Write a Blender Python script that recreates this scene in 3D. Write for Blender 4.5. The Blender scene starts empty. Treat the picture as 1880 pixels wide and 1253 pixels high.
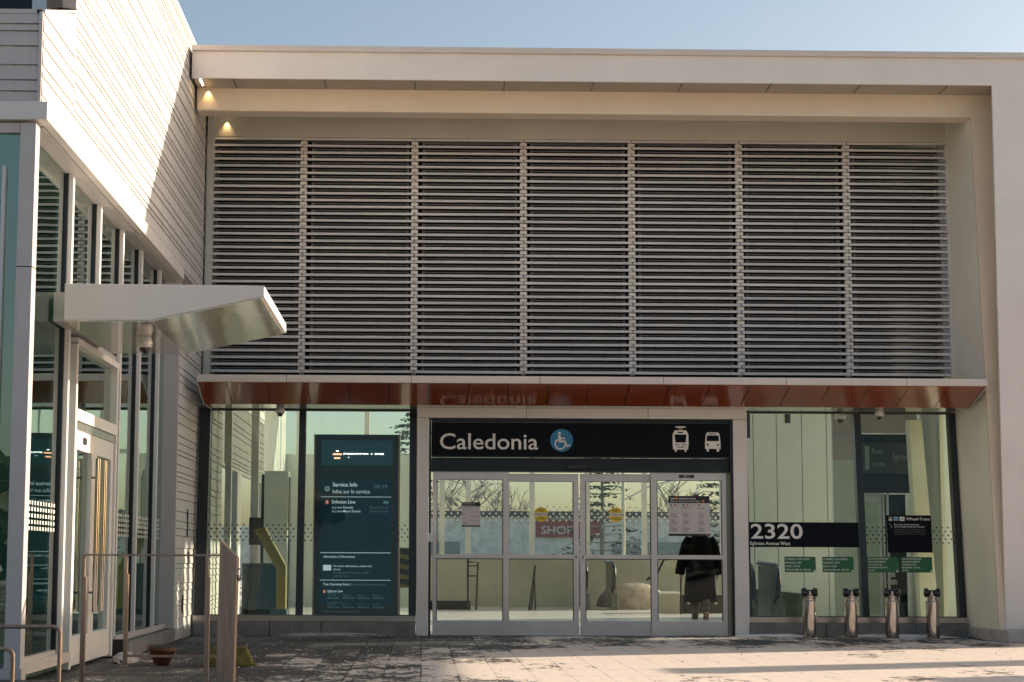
import bpy, bmesh, math, random
from mathutils import Vector, Matrix
random.seed(7)
S = bpy.context.scene
# ---------------------------------------------------------------- camera
cd = bpy.data.cameras.new("camera"); cam = bpy.data.objects.new("camera", cd)
S.collection.objects.link(cam); S.camera = cam
PITCH, YAW, ROLL = 0.10120, 0.01872, 0.00378
f = Vector((math.sin(YAW)*math.cos(PITCH), math.cos(YAW)*math.cos(PITCH), math.sin(PITCH)))
r = Vector((math.cos(YAW), -math.sin(YAW), 0)); u = r.cross(f)
r2 = math.cos(ROLL)*r + math.sin(ROLL)*u; u2 = -math.sin(ROLL)*r + math.cos(ROLL)*u
M = Matrix((r2, u2, -f)).transposed().to_4x4(); M.translation = (0, -24, 1.12)
cam.matrix_world = M
cd.sensor_width = 36; cd.lens = 57.45; cd.shift_x = 0.0578; cd.shift_y = 0.0503
cd.clip_start = 0.1; cd.clip_end = 3000
# ---------------------------------------------------------------- sky, sun, exposure
SUN = Vector((1, .37, .355)).normalized()
elev = math.asin(SUN.z); azim = math.atan2(SUN.x, SUN.y)
W = bpy.data.worlds.new("World"); S.world = W; W.use_nodes = True
nt = W.node_tree; bg = nt.nodes["Background"]
sky = nt.nodes.new("ShaderNodeTexSky"); sky.sky_type = 'NISHITA'; sky.sun_disc = False
sky.sun_elevation = elev; sky.sun_rotation = azim
sky.air_density = 1.0; sky.dust_density = 2.5; sky.ozone_density = 1.0; sky.altitude = 100
tint = nt.nodes.new("ShaderNodeMix"); tint.data_type = 'RGBA'; tint.blend_type = 'MULTIPLY'; tint.inputs[0].default_value = 1
tint.inputs[7].default_value = (1.06, 1.0, .925, 1); nt.links.new(sky.outputs[0], tint.inputs[6])
nt.links.new(tint.outputs[2], bg.inputs[0]); bg.inputs[1].default_value = 0.105
sl = bpy.data.lights.new("sun", 'SUN'); sl.energy = 4.8; sl.angle = math.radians(0.53); sl.color = (1, .81, .63)
so = bpy.data.objects.new("sun", sl); S.collection.objects.link(so)
so.rotation_euler = (-SUN).to_track_quat('-Z', 'Y').to_euler(); so.location = (30, 10, 20)
S.view_settings.view_transform = 'Standard'; S.view_settings.look = 'None'
S.view_settings.exposure = 0.86; S.view_settings.gamma = 1
S.render.engine = 'CYCLES'
S.cycles.transparent_max_bounces = 40; S.cycles.max_bounces = 10
# ---------------------------------------------------------------- materials
def newmat(name):
    m = bpy.data.materials.new(name); m.use_nodes = True
    return m, m.node_tree, m.node_tree.nodes["Principled BSDF"]
def N(t, kind, **kw):
    n = t.nodes.new(kind)
    for k, v in kw.items(): setattr(n, k, v)
    return n
def mapped(t, scale=(1, 1, 1)):
    tc = N(t, "ShaderNodeTexCoord"); mp = N(t, "ShaderNodeMapping"); mp.inputs["Scale"].default_value = scale
    t.links.new(tc.outputs["Object"], mp.inputs[0]); return mp.outputs[0]
def noise(t, vec, scale, detail=4, rough=.6):
    n = N(t, "ShaderNodeTexNoise"); n.inputs["Scale"].default_value = scale
    n.inputs["Detail"].default_value = detail; n.inputs["Roughness"].default_value = rough
    t.links.new(vec, n.inputs["Vector"]); return n.outputs["Fac"]
def ramp(t, fac, stops):
    n = N(t, "ShaderNodeValToRGB"); e = n.color_ramp.elements
    while len(e) < len(stops): e.new(.5)
    for el, (p, c) in zip(e, stops): el.position = p; el.color = (*c, 1) if len(c) == 3 else c
    t.links.new(fac, n.inputs[0]); return n.outputs[0]
def mixc(t, fac, a, b, mode='MIX'):
    n = N(t, "ShaderNodeMix", data_type='RGBA', blend_type=mode)
    for sock, v in ((n.inputs[0], fac), (n.inputs[6], a), (n.inputs[7], b)):
        if hasattr(v, "is_output"): t.links.new(v, sock)
        elif isinstance(v, (int, float)): sock.default_value = v
        else: sock.default_value = (*v, 1)
    return n.outputs[2]
def bump(t, b, h, strength=.2, dist=.01):
    n = N(t, "ShaderNodeBump"); n.inputs["Strength"].default_value = strength; n.inputs["Distance"].default_value = dist
    t.links.new(h, n.inputs["Height"]); t.links.new(n.outputs[0], b.inputs["Normal"])
def plain(name, col, rough=.5, metal=0., var=.06, scale=3., vec=(1, 1, 1), coat=0., bumps=0., spec=None):
    """one solid finish with a little uneven grime"""
    m, t, b = newmat(name)
    v = mapped(t, vec); n = noise(t, v, scale, 6)
    lo = tuple(c*(1-2*var) for c in col); hi = tuple(min(1, c*(1+2*var)) for c in col)
    t.links.new(ramp(t, n, [(.25, lo), (.75, hi)]), b.inputs["Base Color"])
    b.inputs["Roughness"].default_value = rough; b.inputs["Metallic"].default_value = metal
    if coat: b.inputs["Coat Weight"].default_value = coat; b.inputs["Coat Roughness"].default_value = .05
    if spec is not None: b.inputs["Specular IOR Level"].default_value = spec
    if bumps: bump(t, b, noise(t, v, scale*4, 3), bumps, .02)
    return m
def emit(name, col, k):  # gives off light
    m, t, b = newmat(name); b.inputs["Base Color"].default_value = (*col, 1)
    b.inputs["Emission Color"].default_value = (*col, 1); b.inputs["Emission Strength"].default_value = k
    b.inputs["Roughness"].default_value = .3; b.inputs["Specular IOR Level"].default_value = .15; return m
def streaked(name, col, dirt, rough=.45, amount=.5):
    """painted metal with vertical rain streaks and faint mottling"""
    m, t, b = newmat(name)
    n1 = noise(t, mapped(t, (9, 9, .6)), 2.2, 8, .7); n2 = noise(t, mapped(t), 1.1, 5)
    s = ramp(t, n1, [(.52, (0, 0, 0)), (.78, (1, 1, 1))])
    k = N(t, "ShaderNodeMath", operation='MULTIPLY'); k.inputs[1].default_value = amount
    t.links.new(s, k.inputs[0])
    base = ramp(t, n2, [(.3, tuple(c*.94 for c in col)), (.7, tuple(min(1, c*1.04) for c in col))])
    t.links.new(mixc(t, k.outputs[0], base, dirt), b.inputs["Base Color"])
    rr = N(t, "ShaderNodeMapRange"); rr.inputs[3].default_value = rough-.08; rr.inputs[4].default_value = rough+.12
    t.links.new(n2, rr.inputs[0]); t.links.new(rr.outputs[0], b.inputs["Roughness"])
    bump(t, b, noise(t, mapped(t), .7, 2), .12, .05)
    return m
def glass(name, tint, f0=.05, gain=1., wave=.015, wscale=1.3):
    """thin architectural glass: tinted see-through plus Schlick mirror, slightly wavy, same from both sides"""
    m = bpy.data.materials.new(name); m.use_nodes = True; t = m.node_tree
    t.nodes.remove(t.nodes["Principled BSDF"]); out = t.nodes["Material Output"]
    g = N(t, "ShaderNodeNewGeometry"); d = N(t, "ShaderNodeVectorMath", operation='DOT_PRODUCT')
    t.links.new(g.outputs["Incoming"], d.inputs[0]); t.links.new(g.outputs["Normal"], d.inputs[1])
    def math_(op, a, b=None):
        n = N(t, "ShaderNodeMath", operation=op)
        for i, v in enumerate((a, b)):
            if v is None: continue
            if isinstance(v, (int, float)): n.inputs[i].default_value = v
            else: t.links.new(v, n.inputs[i])
        n.use_clamp = op in ('MULTIPLY', 'ADD') ; return n.outputs[0]
    c = math_('ABSOLUTE', d.outputs["Value"]); q = math_('POWER', math_('SUBTRACT', 1.0, c), 5.0)
    F = math_('MULTIPLY', math_('ADD', math_('MULTIPLY', q, 1-f0), f0), gain)
    tr = N(t, "ShaderNodeBsdfTransparent"); tr.inputs[0].default_value = (*tint, 1)
    gl = N(t, "ShaderNodeBsdfGlossy"); gl.inputs["Roughness"].default_value = 0.0; gl.inputs[0].default_value = (.93, .97, .95, 1)
    bp = N(t, "ShaderNodeBump"); bp.inputs["Strength"].default_value = 1; bp.inputs["Distance"].default_value = wave
    t.links.new(noise(t, mapped(t), wscale, 2, .4), bp.inputs["Height"]); t.links.new(bp.outputs[0], gl.inputs["Normal"])
    mx = N(t, "ShaderNodeMixShader"); t.links.new(F, mx.inputs[0]); t.links.new(tr.outputs[0], mx.inputs[1]); t.links.new(gl.outputs[0], mx.inputs[2])
    t.links.new(mx.outputs[0], out.inputs[0]); return m
def paving(name):
    m, t, b = newmat(name); v = mapped(t)
    br = N(t, "ShaderNodeTexBrick"); t.links.new(v, br.inputs["Vector"])
    br.inputs["Scale"].default_value = 1; br.inputs["Brick Width"].default_value = .36; br.inputs["Row Height"].default_value = .9
    br.inputs["Mortar Size"].default_value = .012; br.offset = .0
    br.inputs["Color1"].default_value = (.030, .031, .033, 1); br.inputs["Color2"].default_value = (.125, .122, .118, 1)
    br.inputs["Mortar"].default_value = (.03, .03, .03, 1); br.inputs["Bias"].default_value = -.15
    def mm(op, a, c):
        n = N(t, "ShaderNodeMath", operation=op)
        for i, q in enumerate((a, c)):
            if isinstance(q, (int, float)): n.inputs[i].default_value = q
            else: t.links.new(q, n.inputs[i])
        return n.outputs[0]
    fine = noise(t, mapped(t, (1, .45, 1)), 26, 5, .75); grit = noise(t, mapped(t, (1, .5, 1)), 7, 9, .82); drift = noise(t, mapped(t, (.8, .55, 1)), 1.0, 6, .62)
    speck = ramp(t, fine, [(.53, (0, 0, 0)), (.60, (1, 1, 1))])
    stone = mixc(t, mm('MULTIPLY', speck, .5), br.outputs["Color"], (.36, .355, .35))
    # salt and trodden snow: uneven by slab, sun and shade painted in through its thickness
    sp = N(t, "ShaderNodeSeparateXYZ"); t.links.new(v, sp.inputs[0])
    px = N(t, "ShaderNodeMapRange"); px.inputs[1].default_value = -2.5; px.inputs[2].default_value = 2.2; px.inputs[3].default_value = -.16; px.inputs[4].default_value = .12; t.links.new(sp.outputs[0], px.inputs[0])  # less salt at the left paints the shaded paving darker
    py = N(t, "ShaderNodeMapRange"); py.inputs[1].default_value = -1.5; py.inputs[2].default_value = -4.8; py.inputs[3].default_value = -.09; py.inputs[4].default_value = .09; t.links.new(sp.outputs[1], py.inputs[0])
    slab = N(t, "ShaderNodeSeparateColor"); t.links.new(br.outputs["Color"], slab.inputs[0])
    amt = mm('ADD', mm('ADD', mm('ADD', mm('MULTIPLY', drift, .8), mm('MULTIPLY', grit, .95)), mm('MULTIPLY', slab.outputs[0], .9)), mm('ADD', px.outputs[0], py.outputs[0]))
    salt_and_sun = ramp(t, amt, [(.95, (0, 0, 0)), (1.06, (.40, .40, .40)), (1.22, (1, 1, 1))])
    joint = mm('MULTIPLY', br.outputs["Fac"], mm('SUBTRACT', .75, mm('MULTIPLY', mm('ADD', salt_and_sun, grit), .42)))
    t.links.new(mixc(t, joint, mixc(t, salt_and_sun, stone, (.74, .655, .575)), (.05, .048, .045)), b.inputs["Base Color"])
    b.inputs["Roughness"].default_value = .8
    h2 = mm('SUBTRACT', mm('ADD', mm('MULTIPLY', salt_and_sun, .5), grit), br.outputs["Fac"])
    bump(t, b, h2, .8, .014)
    return m
WARM = (.76, .66, .565)
white = streaked("warm white panel", (.765, .72, .68), (.53, .50, .47), .42, .10)
beam = streaked("champagne panel", (.74, .62, .475), (.5, .42, .33), .38, .10)
reveal = streaked("reveal panel", (.60, .56, .46), (.42, .38, .31), .35, .2)
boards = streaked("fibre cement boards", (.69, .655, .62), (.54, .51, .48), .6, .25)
gap = plain("board joint", (.27, .225, .19), .9)
slat_m = streaked("louvre aluminium", (.78, .765, .75), (.42, .41, .40), .5, .55)
_t = slat_m.node_tree; _b = _t.nodes["Principled BSDF"]; _l = _b.inputs["Base Color"].links[0].from_socket
_t.links.new(mixc(_t, 1., _l, ramp(_t, noise(_t, mapped(_t, (.35, 1, 9.5)), 1.0, 3, .6), [(.3, (.70, .70, .72)), (.7, (1, .99, .97))]), 'MULTIPLY'), _b.inputs["Base Color"])
spine_m = streaked("louvre bracket", (.82, .76, .68), (.45, .4, .34), .5, .4)
lip_m = plain("louvre rear lip", (.33, .34, .345), .5)
reveal2 = streaked("pale reveal panel", (.84, .80, .68), (.6, .56, .47), .35, .12)
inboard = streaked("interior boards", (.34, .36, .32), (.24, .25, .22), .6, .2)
incol = plain("hall column paint", (.50, .51, .46), .5)
soff_m = plain("beam soffit sheet", (.36, .31, .25), .45)
dark = plain("black frame", (.012, .017, .022), .35)
black = plain("black", (.010, .011, .014), .45)
teal = plain("dark header", (.012, .022, .028), .45, spec=.3)
backing = plain("louvre dark backing", (.005, .006, .006), .5, spec=.2)
doorw = streaked("white door paint", (.80, .77, .74), (.5, .48, .46), .35, .15)
alu = plain("door aluminium", (.60, .575, .57), .38, .35, .04, 2, (1, 1, .2))
steel = plain("stainless sill", (.50, .46, .43), .28, .9, .08, 3, (1, 6, 1))
brushed = plain("brushed steel", (.40, .285, .22), .38, .75, .14, 5, (6, 6, .5))
chrome = plain("polished steel", (.42, .39, .365), .07, 1., .03, 2)
rubber = plain("black cap", (.012, .013, .016), .22, 0, .2, 30, coat=.4)
russet = plain("russet lacquered panel", (.24, .050, .016), .16, 0, .06, .8, coat=.5, bumps=.004)
under = plain("glossy soffit sheet", (.42, .40, .34), .11, .55, .05, .8, bumps=.05)
concrete = plain("concrete", (.40, .37, .345), .85, 0, .12, 5, bumps=.15)
concrete_d = plain("damp concrete", (.21, .205, .20), .85, 0, .15, 5)
cool = streaked("cool grey panel", (.56, .515, .50), (.33, .30, .29), .4, .3)
capc = streaked("pale cap", (.64, .58, .535), (.40, .36, .33), .4, .25)
snow = plain("old snow", (.82, .80, .78), .8, 0, .08, 6, bumps=.3)
beige = streaked("interior beige panel", (.66, .70, .60), (.57, .60, .51), .4, .2)
olive = plain("interior parapet", (.45, .44, .33), .3, 0, .08, 1.2)
terrazzo = plain("interior floor", (.60, .585, .53), .22, 0, .12, 9)
inner = plain("interior white", (.70, .70, .64), .5)
letter = plain("sign white", (.80, .77, .72), .5)
signblack = plain("sign face", (.006, .008, .012), .45, spec=.08)
blue = plain("emblem blue", (.02, .20, .40), .4)
green = plain("sign green", (.010, .12, .036), .4)
yellow = plain("sticker yellow", (.80, .56, .03), .45)
paper = plain("paper", (.62, .57, .55), .6)
frit = plain("frit dot", (.035, .05, .05), .6)
fritw = plain("pale frit dot", (.80, .78, .66), .6)
clear = glass("clear glass", (.93, .975, .975), .010, 1.0, .004)
greeng = glass("green tinted glass", (.915, .975, .955), .014, 1.0, .004)
mirror = glass("pavilion glass", (.52, .70, .65), .11, 1.3, .0018, .8)
# ---------------------------------------------------------------- mesh builder
class MB:
    def __init__(s): s.v = []; s.f = []
    def quad(s, *p):
        n = len(s.v); s.v += [tuple(q) for q in p]; s.f.append(tuple(range(n, n+len(p)))); return s
    def box(s, x0, x1, y0, y1, z0, z1):
        n = len(s.v)
        s.v += [(x, y, z) for z in (z0, z1) for y in (y0, y1) for x in (x0, x1)]
        s.f += [tuple(n+i for i in q) for q in ((0, 2, 3, 1), (4, 5, 7, 6), (0, 1, 5, 4), (2, 6, 7, 3), (0, 4, 6, 2), (1, 3, 7, 5))]
        return s
    def hexa(s, lo, hi):
        """bottom ring and top ring of any equal count joined into a solid"""
        n = len(s.v); k = len(lo); s.v += [tuple(p) for p in lo]+[tuple(p) for p in hi]
        s.f.append(tuple(n+i for i in range(k-1, -1, -1))); s.f.append(tuple(n+k+i for i in range(k)))
        for i in range(k): j = (i+1) % k; s.f.append((n+i, n+j, n+k+j, n+k+i))
        return s
    def prism(s, pts, a, b, axis='y'):
        """closed outline extruded from a to b; pts are (x,z) for y, (y,z) for x, (x,y) for z"""
        P = {'y': lambda p, t: (p[0], t, p[1]), 'x': lambda p, t: (t, p[0], p[1]), 'z': lambda p, t: (p[0], p[1], t)}[axis]
        return s.hexa([P(p, a) for p in pts], [P(p, b) for p in pts])
    def tube(s, pts, rad, n=10):
        pts = [Vector(p) for p in pts]; rads = rad if isinstance(rad, (list, tuple)) else [rad]*len(pts)
        rings = []
        for i, p in enumerate(pts):
            d = ((pts[min(i+1, len(pts)-1)]-pts[max(i-1, 0)])).normalized()
            a = d.orthogonal().normalized() if i == 0 else (A - d*A.dot(d)).normalized()
            A = a; b = d.cross(a); rings.append([p+(a*math.cos(2*math.pi*k/n)+b*math.sin(2*math.pi*k/n))*rads[i] for k in range(n)])
        base = len(s.v)
        for R in rings: s.v += [tuple(q) for q in R]
        for i in range(len(rings)-1):
            for k in range(n):
                j = (k+1) % n; s.f.append((base+i*n+k, base+i*n+j, base+(i+1)*n+j, base+(i+1)*n+k))
        s.f.append(tuple(base+k for k in range(n-1, -1, -1))); e = base+(len(rings)-1)*n; s.f.append(tuple(e+k for k in range(n)))
        return s
    def lathe(s, prof, c=(0, 0, 0), n=24, axis='z'):
        base = len(s.v)
        for rr, h in prof:
            for k in range(n):
                a = 2*math.pi*k/n; x, y = rr*math.cos(a), rr*math.sin(a)
                p = {'z': (x, y, h), 'y': (x, h, y), 'x': (h, x, y)}[axis]
                s.v.append((c[0]+p[0], c[1]+p[1], c[2]+p[2]))
        for i in range(len(prof)-1):
            for k in range(n):
                j = (k+1) % n; s.f.append((base+i*n+k, base+i*n+j, base+(i+1)*n+j, base+(i+1)*n+k))
        s.f.append(tuple(base+k for k in range(n-1, -1, -1))); e = base+(len(prof)-1)*n; s.f.append(tuple(e+k for k in range(n)))
        return s
    def disc(s, x, z, rad, y0, y1, n=20, rx=None):
        return s.prism([(x+(rx or rad)*math.cos(2*math.pi*k/n), z+rad*math.sin(2*math.pi*k/n)) for k in range(n)], y0, y1)
    def arc(s, x, z, r0, r1, a0, a1, y0, y1, n=16):
        P = lambda rr, a: (x+rr*math.cos(math.radians(a)), z+rr*math.sin(math.radians(a)))
        for i in range(n):
            a, b = a0+(a1-a0)*i/n, a0+(a1-a0)*(i+1)/n
            s.prism([P(r0, a), P(r1, a), P(r1, b), P(r0, b)], y0, y1)
        return s
    def add(s, vs, fs, fn=lambda p: p):
        n = len(s.v); s.v += [tuple(fn(p)) for p in vs]; s.f += [tuple(n+i for i in q) for q in fs]; return s
    def text(s, body, x0, zb, cap, x1=None, y=0., t=.002, bold=0., align='l'):
        """flat lettering in the XZ plane facing -Y: left edge x0, base line zb, capital height cap, fitted to x1"""
        vs, fs = text_mesh(body, t/cap*.72 if cap else t, bold)
        k = cap/.72; w = max(p[0] for p in vs)-min(p[0] for p in vs); m0 = min(p[0] for p in vs)
        kx = (x1-x0)/w if x1 is not None else k
        if align == 'c': x0 = x0-w*kx/2
        if align == 'r': x0 = x0-w*kx
        return s.add(vs, fs, lambda p: (x0+(p[0]-m0)*kx, y-p[2]*k, zb+p[1]*k))
_tc = {}
def text_mesh(body, ext, bold):
    key = (body, round(ext, 4), bold)
    if key in _tc: return _tc[key]
    cu = bpy.data.curves.new("lettering", 'FONT'); cu.body = body; cu.size = 1; cu.extrude = ext; cu.offset = bold
    cu.resolution_u = 3; cu.space_line = 1.0
    o = bpy.data.objects.new("lettering", cu); S.collection.objects.link(o)
    me = o.to_mesh(); vs = [tuple(v.co) for v in me.vertices]; fs = [tuple(p.vertices) for p in me.polygons]
    o.to_mesh_clear(); bpy.data.objects.remove(o); bpy.data.curves.remove(cu)
    _tc[key] = (vs, fs); return vs, fs
ORI = {}
def thing(name, label, cat, loc=(0, 0, 0), rot=(0, 0, 0), group=None):
    o = bpy.data.objects.new(name, None); S.collection.objects.link(o); o.empty_display_size = .2
    o.location = loc; o.rotation_euler = rot; o["label"] = label; o["category"] = cat
    if group: o["group"] = group
    ORI[o.name] = Vector(loc); return o
def mesh(name, mb, mat, origin=(0, 0, 0), smooth=False, bevel=0., recalc=True, sharp=.7):
    me = bpy.data.meshes.new(name); ox, oy, oz = origin
    me.from_pydata([(x-ox, y-oy, z-oz) for x, y, z in mb.v], [], mb.f); me.update()
    if recalc:
        bm = bmesh.new(); bm.from_mesh(me); bmesh.ops.recalc_face_normals(bm, faces=bm.faces); bm.to_mesh(me); bm.free()
    me.materials.append(mat)
    if smooth:
        for p in me.polygons: p.use_smooth = True
        me.set_sharp_from_angle(angle=sharp)
    o = bpy.data.objects.new(name, me); S.collection.objects.link(o)
    if bevel:
        b = o.modifiers.new("bevel", 'BEVEL'); b.width = bevel; b.segments = 2; b.limit_method = 'ANGLE'
    return o
def part(name, mb, mat, parent, local=False, label=None, **kw):
    """a mesh of its own under its thing (or under a part); local=True: the builder already works in the thing's own axes"""
    org = (0, 0, 0) if local else ORI.get(parent.name, Vector((0, 0, 0)))
    o = mesh(name, mb, mat, org, **kw); o.parent = parent; ORI[o.name] = Vector(org)
    if label: o["label"] = label
    return o
def solo(name, mb, mat, label, cat, group=None, base=None, **kw):
    """a thing that is one mesh"""
    if base is None:
        xs, ys, zs = zip(*mb.v); base = ((min(xs)+max(xs))/2, (min(ys)+max(ys))/2, min(zs))
    o = mesh(name, mb, mat, base, **kw); o.location = base; o["label"] = label; o["category"] = cat; ORI[o.name] = Vector(base)
    if group: o["group"] = group
    return o
def struct(name, mb, mat, kind="structure", **kw):
    o = mesh(name, mb, mat, **kw); o["kind"] = kind; return o
def copy_tree(o, loc, label=None, parent=None):
    c = o.copy(); S.collection.objects.link(c)
    if parent is None:
        c.location = loc; c["label"] = label
    else: c.parent = parent
    for ch in list(o.children): copy_tree(ch, None, None, c)
    return c
YG = lambda z: .02+.093*(z-.28)          # the glass leans back as it rises
# ================================================================= ground
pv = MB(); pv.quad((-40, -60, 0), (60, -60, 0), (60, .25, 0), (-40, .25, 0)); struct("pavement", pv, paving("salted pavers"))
gm, gt, gb = newmat("snowy lot"); v_ = mapped(gt)
gt.links.new(ramp(gt, noise(gt, v_, .12, 8, .7), [(.42, (.20, .19, .18)), (.56, (.72, .71, .70))]), gb.inputs["Base Color"]); gb.inputs["Roughness"].default_value = .9
gr = MB(); gr.quad((-900, -900, -.006), (900, -900, -.006), (900, 1500, -.006), (-900, 1500, -.006)); struct("ground", gr, gm)
fl = MB(); fl.quad((-3.2, .25, .004), (11.5, .25, .004), (11.5, 14.4, .004), (-3.2, 14.4, .004)); struct("floor", fl, terrazzo)
fl = MB(); fl.quad((-12, -9.95, .02), (-3.6, -9.95, .02), (-3.6, -.5, .02), (-12, -.5, .02)); struct("floor", fl, terrazzo)

# ================================================================= station building
B = thing("station_building", "long pale station building with a louvred upper wall, deep portal frame and glazed ground floor", "building", (4, 0, 0))
XL, XR = -3.30, 11.6
part("roof_cap", MB().box(XL, XR+.1, -1.36, -.9, 8.285, 8.365), capc, B, bevel=.006)
part("portal_frame", MB().prism([(XL, 7.895), (8.135, 7.895), (8.10, .165), (XR, .165), (XR, 8.285), (XL, 8.285)], -1.30, -1.262), white, B, bevel=.006)
part("fascia_beam", MB().box(XL, XR, -1.26, -.55, 7.935, 8.28), white, B)
part("beam_end", MB().box(XL-.012, XL-.002, -1.29, -.5, 7.9, 8.28), dark, B)
part("corner_seal", MB().box(-3.36, -3.285, .70, 1.0, 3.3, 8.3), dark, B)
m = MB(); xs = [-3.29, -2.72, -1.42, -.13, 1.15, 2.43, 3.70, 4.98, 6.27, 7.53, 8.9]
for a, b in zip(xs, xs[1:]): m.box(a+.010, b-.010, -1.258, -.74, 7.905, 7.93)
part("beam_soffit", m, soff_m, B)
part("inner_beam", MB().box(XL, 8.4, -.75, -.42, 7.575, 7.96), beam, B, bevel=.02)
part("louvre_head", MB().box(-3.30, 8.10, .60, .9, 7.545, 8.05), reveal, B, bevel=.012)
part("lintel_shadow_gap", MB().box(XL, 8.4, -.42, .62, 8.00, 8.06), dark, B)
# outer leg, leaning inner leg with its reveal
YL = lambda z: -.75-(7.7-z)*.0716
m = MB(); m.hexa([(8.015, YL(.165), .165), (9.6, YL(.165), .165), (9.6, YL(.165)+.05, .165), (8.022, YL(.165)+.05, .165)],
                 [(8.0, YL(7.9), 7.9), (9.6, YL(7.9), 7.9), (9.6, YL(7.9)+.05, 7.9), (8.007, YL(7.9)+.05, 7.9)])
part("inner_leg", m, beam, B)
m = MB()
m.hexa([(8.028, YL(.165)+.02, .165), (8.01, .06, .165), (8.14, .06, .165), (8.14, YL(.165)+.02, .165)],
       [(8.018, YL(3.4)+.02, 3.4), (8.0, .32, 3.4), (8.14, .32, 3.4), (8.14, YL(3.4)+.02, 3.4)])
m.hexa([(8.018, YL(3.4)+.02, 3.404), (8.08, .66, 3.404), (8.16, .66, 3.404), (8.14, YL(3.4)+.02, 3.404)],
       [(8.012, YL(7.9)+.02, 7.93), (8.07, .66, 7.93), (8.16, .66, 7.93), (8.14, YL(7.9)+.02, 7.93)])
part("leg_reveal", m, reveal2, B)
part("leg_base", MB().prism([(7.98, -.16), (7.90, -1.02), (8.02, -1.62), (XR+.3, -1.62), (XR+.3, .1), (7.98, .1)], 0, .165, 'z'), concrete, B, bevel=.02)
# louvre screen
bays = [-3.30, -1.84, -.135, 1.535, 3.20, 4.86, 6.525, 8.065]
z0, pitch, nrow = 3.90, .1055, 35
for i, (a, b) in enumerate(zip(bays, bays[1:])):
    m = MB()
    for k in range(nrow):
        z = z0+.012+k*pitch+random.uniform(-.0015, .0015); e = random.uniform(-.003, .003)
        m.hexa([(a+.009, .60, z), (b-.009, .60, z+e), (b-.006, .69, z+.030+e), (a+.006, .69, z+.030)],
               [(a+.009, .60, z+.037), (b-.009, .60, z+.037+e), (b-.006, .69, z+.056+e), (a+.006, .69, z+.056)])
    o = part("louvre_bay", m, slat_m, B)
    m = MB()
    for k in range(nrow-1):
        z = z0+.012+k*pitch+.081+.024*k/(nrow-1)
        m.box(a+.16, b-.13, .77, .80, z, z+.013); m.box(a+.115, a+.16, .78, .84, z-.012, z+.022); m.box(b-.13, b-.085, .78, .84, z-.012, z+.022)
    part("rear_lip", m, lip_m, o)
for i, x in enumerate(bays):
    x = x+.05 if i == 0 else (x-.05 if i == 7 else x)
    m = MB().box(x-.03, x+.03, .72, .80, z0, 7.545)
    for k in range(nrow-1): m.box(x-.052, x+.052, .635, .72, z0+.012+k*pitch+.050, z0+.012+k*pitch+.098)
    part("louvre_spine", m, lip_m if i in (0, 7) else spine_m, B)
part("louvre_edge_trim", MB().box(-3.325, -3.295, .57, .80, 3.88, 7.545), slat_m, B)
part("louvre_edge_trim", MB().box(8.055, 8.085, .57, .80, 3.88, 7.545), slat_m, B)
part("louvre_backing", MB().box(-3.32, 8.10, 1.0, 1.12, 3.38, 8.2), backing, B)
# canopy over the ground floor
CX0, CX1, CO_, CI_ = -3.15, 7.955, -1.25, -.50
C = part("canopy", MB().prism([(CO_+.004, 3.575), (CO_+.004, 3.655), (.62, 3.74), (.62, 3.42), (.34, 3.345), (CI_, 3.345)], CX0+.01, CX1-.01, 'x'), dark, B)
m = MB(); xs = [CX0, -1.90, -.155, 1.645, 3.38, 5.11, 6.81, CX1]
for a, b in zip(xs, xs[1:]): m.box(a+.003, b-.003, CO_-.025, CO_+.002, 3.562, 3.664)
part("canopy_fascia", m, capc, C, bevel=.004)
m = MB(); m.hexa([(CX0, CO_, 3.658), (CX1, CO_, 3.658), (CX1, .6, 3.745), (CX0, .6, 3.745)], [(CX0, CO_, 3.665), (CX1, CO_, 3.665), (CX1, .6, 3.752), (CX0, .6, 3.752)]); part("canopy_cap", m, cool, C)
m = MB(); xs = [CX0+.02]; x = -2.74
while x < CX1-.2: xs.append(x); x += .565
xs.append(CX1-.02)
for a, b in zip(xs, xs[1:]):
    e = random.uniform(-.002, .002)
    m.hexa([(a+.006, CO_+.004, 3.556+e), (b-.006, CO_+.004, 3.556), (b-.006, CI_, 3.322), (a+.006, CI_, 3.322+e)], [(a+.006, CO_+.004, 3.566), (b-.006, CO_+.004, 3.566), (b-.006, CI_, 3.333), (a+.006, CI_, 3.333)])
part("soffit_panel", m, russet, C)
m = MB()
for a, b in zip((CX0+.02, -1.93, -.16, 4.80, 6.48), (-1.93, -.16, 4.80, 6.48, CX1-.02)): m.box(a+.004, b-.004, CI_+.004, .36, 3.322, 3.334)
part("soffit_return", m, under, C)
for x in (CX0-.004, CX1-.012):
    part("canopy_end_cap", MB().prism([(CO_, 3.552), (CO_, 3.665), (.6, 3.752), (.6, 3.40), (.36, 3.318), (CI_, 3.318)], x, x+.016, 'x'), cool, C)
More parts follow.
